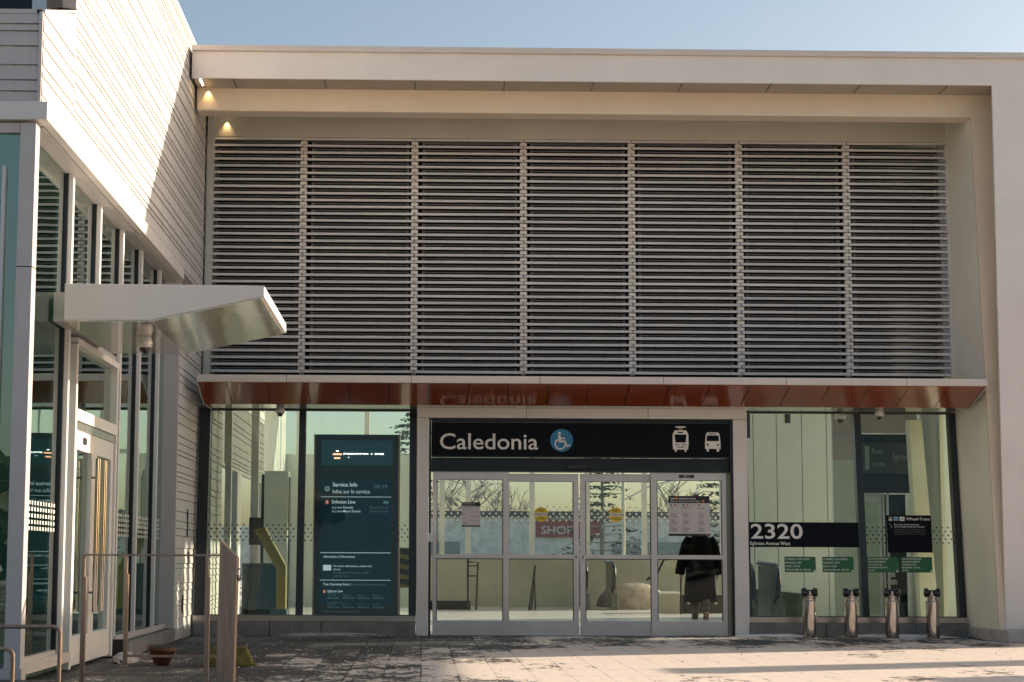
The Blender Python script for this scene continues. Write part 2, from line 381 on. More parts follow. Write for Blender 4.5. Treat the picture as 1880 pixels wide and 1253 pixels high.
# door portal
part("door_lintel", MB().box(-.073, 1.53, -.03, .42, 3.182, 3.345).box(1.536, 3.33, -.03, .42, 3.182, 3.345).box(3.336, 4.792, -.03, .42, 3.182, 3.345), white, B, bevel=.005)
part("door_jamb", MB().box(-.073, .100, -.035, .42, 0, 3.178), white, B, bevel=.005)
part("door_jamb", MB().box(4.585, 4.792, -.035, .42, 0, 3.178), white, B, bevel=.005)
part("door_lining", MB().box(.104, .135, .06, .42, 0, 3.17).box(4.545, 4.58, -.01, .42, 0, 3.17).box(.14, 4.54, .02, .42, 3.125, 3.17), teal, B)
H = part("door_header", MB().box(.137, 4.54, .06, .36, 2.40, 2.60), teal, B)
part("motion_sensor", MB().prism([(2.13, 2.455), (2.17, 2.435), (2.41, 2.435), (2.45, 2.455), (2.45, 2.49), (2.41, 2.51), (2.17, 2.51), (2.13, 2.49)], .015, .06), black, H, bevel=.008)
def leaf(a, b, y, top, s0, s1):
    m = MB(); zt = top
    m.box(a, a+s0, y, y+.045, .016, zt).box(b-s1, b, y, y+.045, .016, zt)
    m.box(a+s0, b-s1, y+.002, y+.043, .016, .215).box(a+s0, b-s1, y+.002, y+.043, 1.122, 1.182).box(a+s0, b-s1, y+.002, y+.043, zt-.105, zt)
    m.box(a+s0, b-s1, y-.004, y+.0, zt-.112, zt-.104)
    D = part("sliding_door", m, alu, B, bevel=.003)
    for q0, q1 in ((.215, 1.122), (1.182, zt-.105)):
        part("glass_pane", MB().box(a+s0-.005, b-s1+.005, y+.018, y+.026, q0-.005, q1+.005), clear, D)
        g = MB().box(a+s0, a+s0+.012, y+.006, y+.04, q0, q1).box(b-s1-.012, b-s1, y+.006, y+.04, q0, q1).box(a+s0+.012, b-s1-.012, y+.006, y+.04, q1-.012, q1)
        part("gasket", g, dark, D)
    return D
L0 = leaf(.165, 1.285, .10, 2.392, .055, .085)
L1 = leaf(1.25, 2.318, .165, 2.372, .03, .075)
L2 = leaf(2.342, 3.42, .165, 2.372, .075, .03)
L3 = leaf(3.385, 4.498, .10, 2.392, .085, .065)
for D, x in ((L1, 2.28), (L2, 2.38)):
    part("lock", MB().lathe([(.0, 0), (.018, 0), (.018, -.012), (.008, -.018), (0, -.018)], (x, .165, 1.15), 16, 'y'), chrome, D)
part("door_track", MB().box(.137, 4.54, .09, .30, 0.0, .012), steel, B)
part("switch_plate", MB().box(.098, .136, .02, .05, 1.36, 1.49).box(.108, .126, .012, .02, 1.39, 1.42), steel, B)
part("louvred_strip", MB().box(4.548, 4.575, -.02, -.012, 1.30, 2.06), black, B)
# ground floor windows
def window(a, b, name="window", left=.0, right=.0):
    z0_, z1_ = .285, 3.335
    lean = lambda m, x0, x1, za, zb, d0, d1: m.hexa([(x0, YG(za)+d0, za), (x1, YG(za)+d0, za), (x1, YG(za)+d1, za), (x0, YG(za)+d1, za)], [(x0, YG(zb)+d0, zb), (x1, YG(zb)+d0, zb), (x1, YG(zb)+d1, zb), (x0, YG(zb)+d1, zb)])
    m = MB(); lean(m, a, a+.05+left, z0_, z1_, -.004, .14); lean(m, b-.05-right, b, z0_, z1_, -.004, .14); lean(m, a, b, z1_-.03, z1_+.01, .0, .13); lean(m, a, b, z0_-.01, z0_+.012, .0, .13)
    Wn = part(name, m, dark, B)
    part("glass_pane", lean(MB(), a+.045+left, b-.045-right, z0_, z1_, .0, .012), greeng, Wn)
    s = MB().box(a, b, -.035, .15, .205, .285).box(a+.3, a+.33, -.04, -.035, .255, .262).box(b-.5, b-.47, -.04, -.035, .25, .257)
    part("sill", s, steel, Wn, bevel=.003)
    d = MB(); x = a+.07+left; k = 0
    while x < b-.06-right:
        for j in range(3 if k % 2 == 0 else 2):
            z = (1.375 if k % 2 == 0 else 1.43)+j*.113
            d.disc(x, z, .0135, YG(z)-.004, YG(z)-.001, 10)
        x += .043; k += 1
    part("frit_dots", d, frit, Wn)["kind"] = "stuff"
    return Wn
window(-3.31, -1.78, left=.11); window(-1.78, -.076, right=.06)
W3 = window(4.795, 6.52); W4 = window(6.52, 8.0, right=.05)
for a, b in ((-3.31, -2.2), (-2.195, -1.45), (-1.445, -.078), (4.797, 5.9), (5.905, 7.4), (7.405, 8.0)): part("plinth", MB().box(a+.003, b-.003, -.075, .16, 0, .203), concrete_d, B, bevel=.006)
# rest of the shell: roof and side openings added to let light in, side and rear walls
m = MB(); m.box(XL, XR, -.9, 1.2, 8.2, 8.28).box(XL, XR, 13.6, 14.7, 8.2, 8.28).box(XL, -2.2, 2.2, 13.6, 8.2, 8.28).box(9.4, XR, 2.2, 13.6, 8.2, 8.28)
for i in range(3): m.box(-2.2, 9.4, 4.6+i*3.2, 4.8+i*3.2, 8.0, 8.27)
part("roof", m, inner, B)
R = part("side_wall", MB().box(XR-.2, XR, -.84, .4, 0, 8.2).box(XR-.2, XR, .4, 5.0, 0, .3).box(XR-.2, XR, .4, 14.7, 6.6, 8.2).box(XR-.2, XR, 5, 14.7, 0, .3), beige, B)
m = MB()
for y in (.45, 1.9, 3.4, 5.0, 6.6, 8.2, 9.8, 11.4, 13.0, 14.62): m.box(XR-.16, XR-.04, y-.04, y+.04, .3, 6.6)
part("mullion", m, alu, R)  # mullions of the added side opening
RW = part("rear_wall", MB().box(XL, XR-.2, 14.5, 14.7, 6.3, 8.2).box(XL, -.1, 14.5, 14.7, 0, 3.55), beige, B)
part("parapet", MB().box(-.1, XR-.2, 14.42, 14.7, 0, 1.20), olive, RW)
m = MB()
for x in (-2.9, -1.3, .48, 1.10, 2.60, 3.9, 5.25, 7.1, 8.8): m.box(x-.06, x+.06, 14.5, 14.62, 1.2 if x > 0 else 3.55, 6.3)
m.box(-.1, XR-.2, 14.5, 14.62, 3.55, 3.65)
part("mullion", m, inner, RW)
d = MB()
for k in range(118):
    for j in range(3 if k % 2 == 0 else 2):
        x = -.05+k*.075; z = (2.02 if k % 2 == 0 else 2.10)+j*.155; d.disc(x, z, .026, 14.47, 14.475, 8)
part("frit_dots", d, fritw, RW)["kind"] = "stuff"
part("rear_glazing", MB().box(-.1, XR-.2, 14.55, 14.56, 1.2, 6.3).box(XL, -.1, 14.55, 14.56, 3.55, 6.3), clear, RW)
part("louvre_soffit", MB().box(XL, 8.1, .36, 1.0, 3.39, 3.42), inner, B)
# ================================================================= siding helper (boards of uneven height, butt joints, 9 mm reveals)
def siding(m, ya, yb, za, zb, x, face=1, lat=1.32, seed=1, axis='x'):
    rnd = random.Random(seed); z = za; out = []
    while z < zb-.03:
        h = rnd.choice((.065, .065, .10, .10, .135, .17, .21)); h = min(h, zb-z)
        if zb-z-h < .04: h = zb-z
        y = ya; cut = ya+lat*rnd.choice((.35, .55, .75, 1.))
        while y < yb-1e-4:
            e = min(cut, yb)
            if e-y > .01:
                d0, d1 = .022+rnd.uniform(-.003, .003), .010
                if axis == 'x':
                    m.hexa([(x, y+.003, z), (x+face*d0, y+.003, z), (x+face*d0, e-.003, z), (x, e-.003, z)],
                           [(x, y+.003, z+h-.0095), (x+face*d1, y+.003, z+h-.0095), (x+face*d1, e-.003, z+h-.0095), (x, e-.003, z+h-.0095)])
                else:
                    m.hexa([(y+.003, x, z), (e-.003, x, z), (e-.003, x-d0, z), (y+.003, x-d0, z)], [(y+.003, x, z+h-.0095), (e-.003, x, z+h-.0095), (e-.003, x-d1, z+h-.0095), (y+.003, x-d1, z+h-.0095)])
            y = e; cut += lat
        z += h
    return m
# ================================================================= entrance pavilion on the left
P = thing("entrance_pavilion", "pale board clad pavilion at the left with a sunlit upper wall and double doors", "building", (-6, -5, 0))
G, S0 = -3.53, -3.352
m = MB(); siding(m, -8.70, .60, 5.07, 8.44, S0, seed=3); siding(m, -10.0, -8.705, 5.07, 5.87, S0, seed=3); m.prism([(-9.995, 5.872), (-8.705, 5.872), (-8.705, 6.30)], S0, S0+.018, "x"); siding(m, -1.74, .60, .16, 4.90, S0, seed=5)
SD = part("siding", m, boards, P)
part("siding_joint", MB().box(-3.6, S0, -8.70, .62, 4.92, 8.44).box(-3.6, S0, -9.99, -8.70, 5.05, 5.86).box(-3.6, S0, -1.74, .62, .02, 4.92), gap, SD)
m = MB(); siding(m, -9, S0-.004, 5.07, 5.87, -9.99, seed=9, axis='y', lat=2.4); part("front_siding", m, cool, P)
part("upper_block", MB().box(-11, -3.6, -8.6, 1.2, 5.0, 8.40).box(-11, -3.6, -9.985, -8.6, 5.0, 5.855), inner, P)
part("corner_trim", MB().box(-3.375, -3.345, -10.018, -9.99, 5.07, 5.88), cool, P)
part("parapet_cap", MB().box(-11, -3.30, -8.74, .64, 8.44, 8.53).box(-11, -3.315, -8.72, .63, 8.415, 8.438), white, P, bevel=.006)
# corner clerestory window above the low roof
CW = part("clerestory_window", MB().box(-11, -3.35, -10.0, -9.96, 5.865, 5.905).hexa([(-3.40, -10, 5.87), (-3.33, -10, 5.87), (-3.33, -8.70, 6.31), (-3.40, -8.70, 6.31)], [(-3.40, -10, 5.90), (-3.33, -10, 5.90), (-3.33, -8.70, 6.34), (-3.40, -8.70, 6.34)]).box(-3.50, -3.33, -8.76, -8.70, 6.345, 8.44), cool, P)
part("dark_glass", MB().box(-11, -3.46, -9.94, -9.93, 5.905, 8.4).box(-3.47, -3.46, -9.93, -8.76, 5.905, 8.4), glass("smoked glass", (.25, .32, .38), .03), CW)
part("inner_wall", MB().box(-11, -3.75, -9.5, -8.9, 5.9, 8.2), dark, CW)
part("window_head", MB().box(-11, -3.34, -10.0, -8.70, 7.6, 8.44), dark, CW)
# cornice
CO = part("cornice", MB().box(-11, -3.275, -10.04, -9.80, 4.905, 5.065).box(-3.36, -3.275, -9.80, -1.80, 4.905, 5.065), white, P, bevel=.005)
m = MB()
for a, b in ((-9.8, -8.05), (-8.05, -6.65), (-6.65, -5.32), (-5.32, -4.04), (-4.04, -2.6), (-2.6, -1.78)): m.box(-3.70, -3.36, a+.003, b-.003, 4.885, 4.903)
part("cornice_soffit", m, cool, CO)
# glazed side
m = MB().box(-3.515, -3.375, -10.005, -9.86, .18, 4.885); part("corner_post", m, cool, P, bevel=.006)
part("post_seam", MB().box(-3.517, -3.373, -10.007, -9.87, 3.61, 3.618), dark, P)
ys = [-9.86, -8.05, -6.65, -5.32, -4.04, -2.62, -1.77]
for i, y in enumerate(ys[1:-1]):
    lo = 3.32 if i == 1 else .17
    o = part("mullion", MB().box(G-.05, -3.455, y-.035, y+.035, lo, 4.885), doorw, P, bevel=.003)
    part("gasket", MB().box(G-.06, -3.50, y-.062, y-.036, lo, 4.885).box(G-.06, -3.50, y+.036, y+.055, lo, 4.885), dark, o)
part("end_jamb", MB().box(G-.06, -3.325, -1.79, -1.74, .17, 4.905), cool, P, bevel=.004)
for i, (a, b) in enumerate(zip(ys, ys[1:])):
    if i in (1, 2):
        spans = [(3.40, 4.88)] if i == 1 else [(3.40, 4.88)]
    else: spans = [(.235, 4.88)]
    for q0, q1 in spans:
        Wn = part("window", MB().box(G-.05, G+.03, a+.03, b-.03, q0-.065, q0), alu, P)
        part("glass_pane", MB().box(G-.006, G+.006, a+.03, b-.03, q0, q1), mirror, Wn)
        if q0 < 1:
            d = MB()
            for k in range(int((b-a-.12)/.11)):
                for j in range(5): d.box(G+.0065, G+.0085, a+.06+k*.11, a+.06+k*.11+.045, 1.36+j*.058, 1.36+j*.058+.034)
            part("frit_dots", d, fritw, Wn)["kind"] = "stuff"
for a, b in ((-8.02, -7.70), (-5.46, -5.34)):
    part("side_light", MB().box(G-.006, G+.006, a, b, .2, 3.3), mirror, P)
# front glazing facing the camera
part("glass_pane", MB().box(-11, -3.52, -9.95, -9.938, .2, 4.885), mirror, P)
part("mullion", MB().box(-3.66, -3.63, -10.0, -9.9, .18, 4.5), alu, P)
part("front_head", MB().box(-11, -3.52, -9.99, -9.9, 4.80, 4.885), cool, P)
# double door
DF = part("door_frame", MB().box(G-.04, -3.45, -7.72, -7.64, .02, 3.26).box(G-.04, -3.45, -5.54, -5.46, .02, 3.26).box(G-.05, -3.44, -7.64, -5.54, 2.48, 2.60).box(G-.05, -3.44, -7.72, -5.46, 3.24, 3.31), doorw, P, bevel=.004)
part("door_closer", MB().box(G-.02, -3.46, -7.6, -5.58, 2.40, 2.475), steel, DF)
part("transom_glass", MB().box(G-.006, G+.006, -7.64, -5.54, 2.6, 3.24), mirror, DF)
for a, b, hy in ((-7.63, -6.605, -6.74), (-6.595, -5.55, -6.46)):
    m = MB().box(G-.03, -3.475, a, a+.13, .04, 2.40).box(G-.03, -3.475, b-.13, b, .04, 2.40).box(G-.03, -3.475, a+.13, b-.13, .04, .33).box(G-.03, -3.475, a+.13, b-.13, 2.20, 2.40)
    D = part("swing_door", m, doorw, P, bevel=.004)
    part("glass_pane", MB().box(G-.006, G+.006, a+.13, b-.13, .33, 2.20), mirror, D)
    h = MB()
    for dy in (-.0, .09 if hy < -6.6 else -.09): h.tube([(-3.40, hy-dy, .55), (-3.40, hy-dy, 2.15)], .019, 12)
    h.tube([(-3.475, hy, .75), (-3.40, hy, .75)], .012, 8).tube([(-3.475, hy, 1.95), (-3.40, hy, 1.95)], .012, 8)
    part("pull_handle", h, chrome, D, smooth=True)
part("number_plate", MB().box(-3.474, -3.469, -7.22, -7.04, 2.27, 2.34), black, DF)
part("plinth", MB().box(-3.40, -3.315, -5.30, -1.70, .0, .165), concrete_d, P, bevel=.006); part("plinth", MB().box(-3.38, -3.325, -1.70, .55, .0, .16), concrete, P, bevel=.006)
part("sill_rail", MB().box(G-.02, -3.44, -5.34, -1.79, .165, .235), cool, P); part("sill_rail", MB().box(G-.02, -3.44, -9.87, -7.72, .10, .20), cool, P)
part("plinth_end", MB().box(-3.50, -3.30, -5.46, -5.302, 0, .20), black, P)
part("front_plinth", MB().box(-11, -3.36, -10.02, -9.87, 0, .18), cool, P)
for y, z0_, z1_ in ((-.62, 1.42, 1.80), (-.52, 1.02, 1.20), (-.95, .35, .60)):
    part("wall_vent", MB().box(-3.335, -3.322, y-.04, y+.04, z0_, z1_), black, P)
# pavilion interior shell
part("interior_wall", MB().box(-11, -10.9, -9.8, 0, 0, 4.9).box(-11, -3.6, -.5, -.4, 0, 4.9).box(-11, -3.6, -9.8, -.4, 4.87, 4.9).box(-7.6, -7.3, -9.0, -8.7, 0, 4.87).box(-7.6, -7.3, -3.2, -2.9, 0, 4.87), beige, P)
part("reception_desk", MB().box(-7.2, -6.6, -8.2, -4.6, 0, 1.05), dark, P)
# canopy over the double doors, solid wedge with a mirror soffit
K = part("door_canopy", MB().prism([(-3.335, 3.655), (-1.48, 3.645), (-1.48, 3.545), (-2.54, 3.315), (-3.335, 3.312)], -8.9, -6.42), white, P, bevel=.006)
m = MB(); n_ = 3
for a, b in zip((-8.88, -7.66), (-7.665, -6.45)):
    m.hexa([(-2.54, a, 3.303), (-1.51, a, 3.527), (-1.51, b, 3.527), (-2.54, b, 3.303)], [(-2.54, a, 3.311), (-1.51, a, 3.535), (-1.51, b, 3.535), (-2.54, b, 3.311)])
    m.hexa([(-3.33, a, 3.301), (-2.542, a, 3.303), (-2.542, b, 3.303), (-3.33, b, 3.301)], [(-3.33, a, 3.310), (-2.542, a, 3.311), (-2.542, b, 3.311), (-3.33, b, 3.310)])
sheet = plain("rippled mirror sheet", (.60, .575, .52), .10, .45, .04, 1)
_t = sheet.node_tree; bump(_t, _t.nodes["Principled BSDF"], noise(_t, mapped(_t, (1, .5, 1)), 1.6, 2, .4), .22, .03)
part("soffit_sheet", m, sheet, K); part("wall_bracket", MB().box(-3.50, -3.337, -8.6, -6.7, 3.34, 3.62), cool, K)
# ================================================================= snow lump on the door canopy
def lump(cx, cy, z, rx, ry, h, seed, n=22, k=7, rough=.18):
    rnd = random.Random(seed); m = MB(); rows = []
    for i in range(k+1):
        t = i/k; rr = math.cos(t*math.pi/2)**.7 if i < k else 0.0
        rows.append([(cx+rx*rr*math.cos(2*math.pi*j/n)*(1+rnd.uniform(-rough, rough)), cy+ry*rr*math.sin(2*math.pi*j/n)*(1+rnd.uniform(-rough, rough)), z+h*math.sin(t*math.pi/2)*(1+rnd.uniform(-rough, rough)*.5)) for j in range(n)])
    for q in rows: m.v += q
    for i in range(k):
        for j in range(n): m.f.append((i*n+j, i*n+(j+1) % n, (i+1)*n+(j+1) % n, (i+1)*n+j))
    m.f.append(tuple(range(n-1, -1, -1))); return m
solo("snow_heap", lump(-2.1, -8.2, 3.62, .36, .5, .085, 3, rough=.05), snow, "low smooth heap of sunlit snow on top of the pale door canopy", "snow", smooth=True)
solo("snow_chunk", lump(-3.18, -6.2, 0, .12, .30, .10, 5, rough=.25), plain("grey slush", (.42, .40, .38), .85, 0, .2, 9, bumps=.4), "grey snow chunk against the foot of the left double door", "snow", smooth=True)
# ================================================================= main sign
SG = thing("station_sign", "long black station sign with white lettering and blue wheelchair emblem above the sliding doors", "sign", (2.33, .05, 2.60))
part("panel", MB().box(.137, 4.54, -.01, .058, 2.602, 3.118), signblack, SG, bevel=.004)
part("frame_edge", MB().box(.137, 4.54, -.016, -.0105, 2.602, 2.62), black, SG)
ys_ = -.0125
part("lettering", MB().text("Caledonia", .262, 2.722, .240, 1.708, ys_, .0025, .007), letter, SG)
E_ = part("accessibility_emblem", MB().disc(2.055, 2.858, .168, ys_-.003, ys_+.001, 48), blue, SG)
wx, wz = 2.055, 2.858; y0, y1 = ys_-.0075, ys_-.0035
m = MB().disc(wx-.032, wz+.105, .021, y0, y1, 20)
m.prism([(wx-.052, wz+.075), (wx-.018, wz+.075), (wx-.012, wz+.038), (wx+.052, wz+.038), (wx+.052, wz+.018), (wx-.010, wz+.018), (wx-.008, wz-.004), (wx+.058, wz-.004), (wx+.085, wz-.075), (wx+.125, wz-.058), (wx+.132, wz-.076), (wx+.074, wz-.102), (wx+.044, wz-.030), (wx-.046, wz-.030)], y0, y1)
m.arc(wx-.022, wz-.055, .064, .084, 118, 395-18, y0, y1, 26)
part("wheelchair_figure", m, letter, E_)
def icon_tram(m, x, z, s, y0, y1, holes):
    m.prism([(x-.115*s, z-.14*s), (x+.115*s, z-.14*s), (x+.125*s, z-.05*s), (x+.122*s, z+.10*s), (x+.09*s, z+.16*s), (x-.09*s, z+.16*s), (x-.122*s, z+.10*s), (x-.125*s, z-.05*s)], y0, y1)
    for q in (-1, 1): m.box(x+q*.075*s-.014*s, x+q*.075*s+.014*s, y0, y1, z-.175*s, z-.14*s)
    m.prism([(x-.075*s, z+.222*s), (x+.075*s, z+.222*s), (x+.085*s, z+.206*s), (x+.05*s, z+.206*s), (x+.01*s, z+.168*s), (x+.01*s, z+.16*s), (x-.01*s, z+.16*s), (x-.01*s, z+.168*s), (x-.05*s, z+.206*s), (x-.085*s, z+.206*s)], y0, y1)
    h = holes; a, b = y0-.001, y0-.0002
    h.prism([(x-.095*s, z+.095*s), (x+.095*s, z+.095*s), (x+.078*s, z-.03*s), (x-.078*s, z-.03*s)], a, b); h.box(x-.04*s, x+.04*s, a, b, z+.118*s, z+.136*s)
    for q in (-.07, -.035, .035, .07): h.disc(x+q*s, z-.062*s, .011*s, a, b, 12)
    h.box(x-.06*s, x+.06*s, a, b, z-.105*s, z-.095*s)
    h.prism([(x-.03*s, z+.198*s), (x+.03*s, z+.198*s), (x+.004*s, z+.172*s), (x-.004*s, z+.172*s)], a, b)
def icon_bus(m, x, z, s, y0, y1, holes):
    m.prism([(x-.115*s, z-.11*s), (x+.115*s, z-.11*s), (x+.115*s, z-.02*s), (x+.10*s, z+.11*s), (x+.075*s, z+.135*s), (x-.075*s, z+.135*s), (x-.10*s, z+.11*s), (x-.115*s, z-.02*s)], y0, y1)
    for q in (-1, 1): m.box(x+q*.075*s-.018*s, x+q*.075*s+.018*s, y0, y1, z-.148*s, z-.11*s)
    h = holes; a, b = y0-.001, y0-.0002
    h.prism([(x-.085*s, z+.088*s), (x+.085*s, z+.088*s), (x+.092*s, z+.005*s), (x-.092*s, z+.005*s)], a, b); h.box(x-.055*s, x+.055*s, a, b, z+.105*s, z+.116*s)
    for q in (-1, 1): h.disc(x+q*.075*s, z-.05*s, .015*s, a, b, 12)
m, h = MB(), MB(); icon_tram(m, 3.812, 2.862, .95, ys_-.003, ys_, h); o = part("tram_icon", m, letter, SG); part("icon_openings", h, signblack, o)
m, h = MB(), MB(); icon_bus(m, 4.288, 2.852, 1.0, ys_-.003, ys_, h); o = part("bus_icon", m, letter, SG); part("icon_openings", h, signblack, o)
# ================================================================= notices on the doors
grey_t = plain("print grey", (.10, .10, .10), .6); orange = plain("print orange", (.62, .20, .05), .5); red = plain("print red", (.5, .03, .03), .5)
yl = .112
o = thing("notice", "small white paper notice with a black heading on the far left door leaf", "notice", (.72, yl, 1.58))
part("sheet", MB().box(.588, .862, yl-.002, yl+.001, 1.585, 1.945), paper, o)
part("heading", MB().box(.588, .862, yl-.004, yl-.0025, 1.885, 1.945).box(.588, .862, yl-.004, yl-.0025, 1.585, 1.605), black, o)
part("heading_text", MB().text("Service hours", .60, 1.918, .017, .78, yl-.0045, .0005).text("Heures de service", .60, 1.894, .013, .80, yl-.0045, .0005), letter, o)
m = MB(); z = 1.86
for a, b in (("Monday to Friday", ""), ("Lundi au vendredi", ""), ("", "05:30 - 01:30"), ("Saturday", ""), ("", "06:00 - 01:30"), ("Sunday", ""), ("", "07:30 - 23:30"), ("Holidays", "")):
    if a: m.text(a, .60, z, .013, None, yl-.003, .0004)
    if b: m.text(b, .845, z, .016, None, yl-.003, .0004, .01, 'r')
    z -= .032
part("print", m, grey_t, o)
yl = .112
o = thing("hours_poster", "large black headed hours poster on the far right door leaf, before the walking person", "poster", (3.95, yl, 1.46))
x0, x1, zb, zt = 3.642, 4.252, 1.462, 2.052
part("sheet", MB().box(x0, x1, yl-.002, yl+.001, zb, zt), paper, o)
part("bands", MB().box(x0, x1, yl-.004, yl-.0025, zt-.105, zt).box(x0, x1, yl-.004, yl-.0025, zb, zb+.032), black, o)
part("heading_text", MB().text("Line", x0+.03, zt-.05, .028, None, yl-.0045, .0005, .02).text("operating hours", x0+.155, zt-.05, .028, None, yl-.0045, .0005, .02)
     .text("Heures d'ouverture de la ligne", x0+.03, zt-.088, .026, x0+.47, yl-.0045, .0005), letter, o)
part("line_badges", MB().disc(x0+.122, zt-.037, .021, yl-.006, yl-.0045).disc(x0+.515, zt-.076, .019, yl-.006, yl-.0045).disc(x0+.10, zt-.135, .017, yl-.004, yl-.003).disc(x0+.28, zt-.135, .016, yl-.004, yl-.003).disc(x1-.04, zb+.016, .012, yl-.006, yl-.0045), orange, o)
m = MB()
for c, (xc, hd, t1, t2) in enumerate(((x0+.03, "Line", "5:40am", "11:00pm"), (x0+.21, "Shuttle bus", "10:00pm", "1:00am"), (x0+.44, "Bus night", "1:30am", "5:30am"))):
    m.box(xc, xc+.024, yl-.004, yl-.003, zt-.150, zt-.122); m.text(hd, xc-.005, zt-.185, .019, None, yl-.003, .0004, .015)
    z = zt-.245
    for day in ("Mon - Fri", "Saturday", "Sunday"):
        m.text(day, xc, z, .012, None, yl-.003, .0004); m.text(t1, xc, z-.036, .022, None, yl-.003, .0004, .012); m.text(t2, xc, z-.068, .022, None, yl-.003, .0004, .012); z -= .104
part("print", m, grey_t, o)
for i, (x, lab) in enumerate(((1.765, "round yellow attention sticker on the left sliding door, beside a pale rear mullion"), (2.872, "round yellow attention sticker on the right sliding door, in front of the bare tree"))):
    o = thing("attention_sticker", lab, "sticker", (x, .18, 1.77), group="attention stickers on the sliding doors")
    part("disc", MB().disc(x, 1.772, .108, .1795, .182, 32), yellow, o)
    part("white_band", MB().box(x-.106, x+.106, .1775, .1793, 1.748, 1.797), letter, o)
    m = MB().text("ATTENTION", x, 1.757, .030, None, .177, .0004, .02, 'c')
    for s_, z in (("AUTOMATIC", 1.832), ("DOOR", 1.808), ("PORTE", 1.722), ("AUTOMATIQUE", 1.698)): m.text(s_, x, z, .017, None, .1788, .0004, .02, 'c')
    part("print", m, black, o)
o = thing("number_plate", "small black door number plate on the top rail of the far right door leaf", "plate", (3.91, .095, 2.31))
part("plate", MB().box(3.80, 4.025, .094, .0985, 2.318, 2.362), black, o); part("digits", MB().text("005-2", 3.912, 2.326, .029, None, .0935, .0005, .01, 'c'), cool, o)
# ================================================================= signs on the leaning glass at the right
LEAN = math.atan(.093)
def glass_sign(name, label, cat, x, z, group=None): return thing(name, label, cat, (x, YG(z)-.004, z), (-LEAN, 0, 0), group)
o = glass_sign("address_band", "wide black address band with large white numerals across the right hand glass", "sign", 4.80, 1.305)
part("band", MB().box(.045, 1.665, -.003, .001, 0, .368), signblack, o, local=True)
part("numerals", MB().text("2320", .062, .127, .222, .83, -.0045, .001, .013).text("Eglinton Avenue West", .048, .03, .052, .64, -.0045, .001, .014), letter, o, local=True)
o = glass_sign("ticket_sign", "square black notice with three small pictograms above two green plates on the last window", "sign", 6.885, 1.232)
part("panel", MB().box(0, .664, -.004, .001, 0, .552), signblack, o, local=True)
part("pictograms", MB().box(.105, .175, -.006, -.0045, .47, .53).box(.0, .0001, -.006, -.005, .47, .4701), plain("print sky", (.25, .50, .62), .5), o, local=True)
m, h = MB(), MB(); icon_bus(m, .058, .498, .22, -.0065, -.0045, h); m.box(.195, .268, -.006, -.0045, .468, .53).text("Wheel-Trans", .288, .478, .042, .64, -.005, .0008, .014)
m.text("Bus stop ticket postings", .11, .405, .021, .48, -.005, .0006, .01).text("are located inside the Station", .11, .372, .021, .56, -.005, .0006, .01)
m.prism([(.035, .415), (.05, .42), (.045, .405)], -.006, -.0045).prism([(.058, .398), (.078, .37), (.062, .374)], -.006, -.0045)
part("lettering", m, letter, o, local=True); part("icon_openings", h, signblack, o, local=True)
m = MB()
for i, s_ in enumerate(("Les panneaux d'affichage des", "tickets de bus sont situes pour", "tickets a l'interieur de la gare")): m.text(s_, .11, .332-i*.032, .02, .57, -.005, .0006)
m.box(.213, .252, -.0075, -.0065, .49, .502); part("second_language", m, plain("print dim", (.16, .17, .17), .5), o, local=True)
part("wheelchair_pictogram", MB().arc(.137, .49, .011, .017, 100, 380, -.0075, -.0065, 14).box(.132, .139, -.0075, -.0065, .497, .522).box(.139, .158, -.0075, -.0065, .494, .500), blue, o, local=True)
GS = (("TUNNEL STANDPIPE", "MANUAL DRY", "WEST LOOP", "1076USGPM AT 80 PSI"), ("TUNNEL STANDPIPE", "MANUAL DRY", "EAST LOOP", "904USGPM AT 130 PSI"),
      ("STATION STANDPIPE", "FIRE DEPARTMENT", "CONNECTION", "MAXIMUM 1000 KPA", "145 PSI"), ("STATION SPRINKLER", "FIRE DEPARTMENT", "CONNECTION", "MAXIMUM 1000 kPa", "145 PSI"))
LB = ("green plate reading west loop on the glass, leftmost, below the big numerals", "green plate reading east loop on the glass, right end below the address band", "green plate reading station standpipe beside the dark window bar", "green plate reading station sprinkler on the glass, furthest right")
for (x, lines, lab) in zip((5.345, 5.905, 6.570, 7.070), GS, LB):
    o = glass_sign("pipe_sign", lab, "sign", x, .938, "green fire connection plates")
    part("plate", MB().box(0, .46, -.004, .001, 0, .228), green, o, local=True)
    m = MB(); st = .21/len(lines)
    for i, s_ in enumerate(lines): m.text(s_, .012, .224-st*(i+.86), st*.54, None, -.0055, .0008, .004)
    part("lettering", m, letter, o, local=True); part("corner_logo", MB().box(.425, .452, -.0055, -.0045, .006, .03), letter, o, local=True)
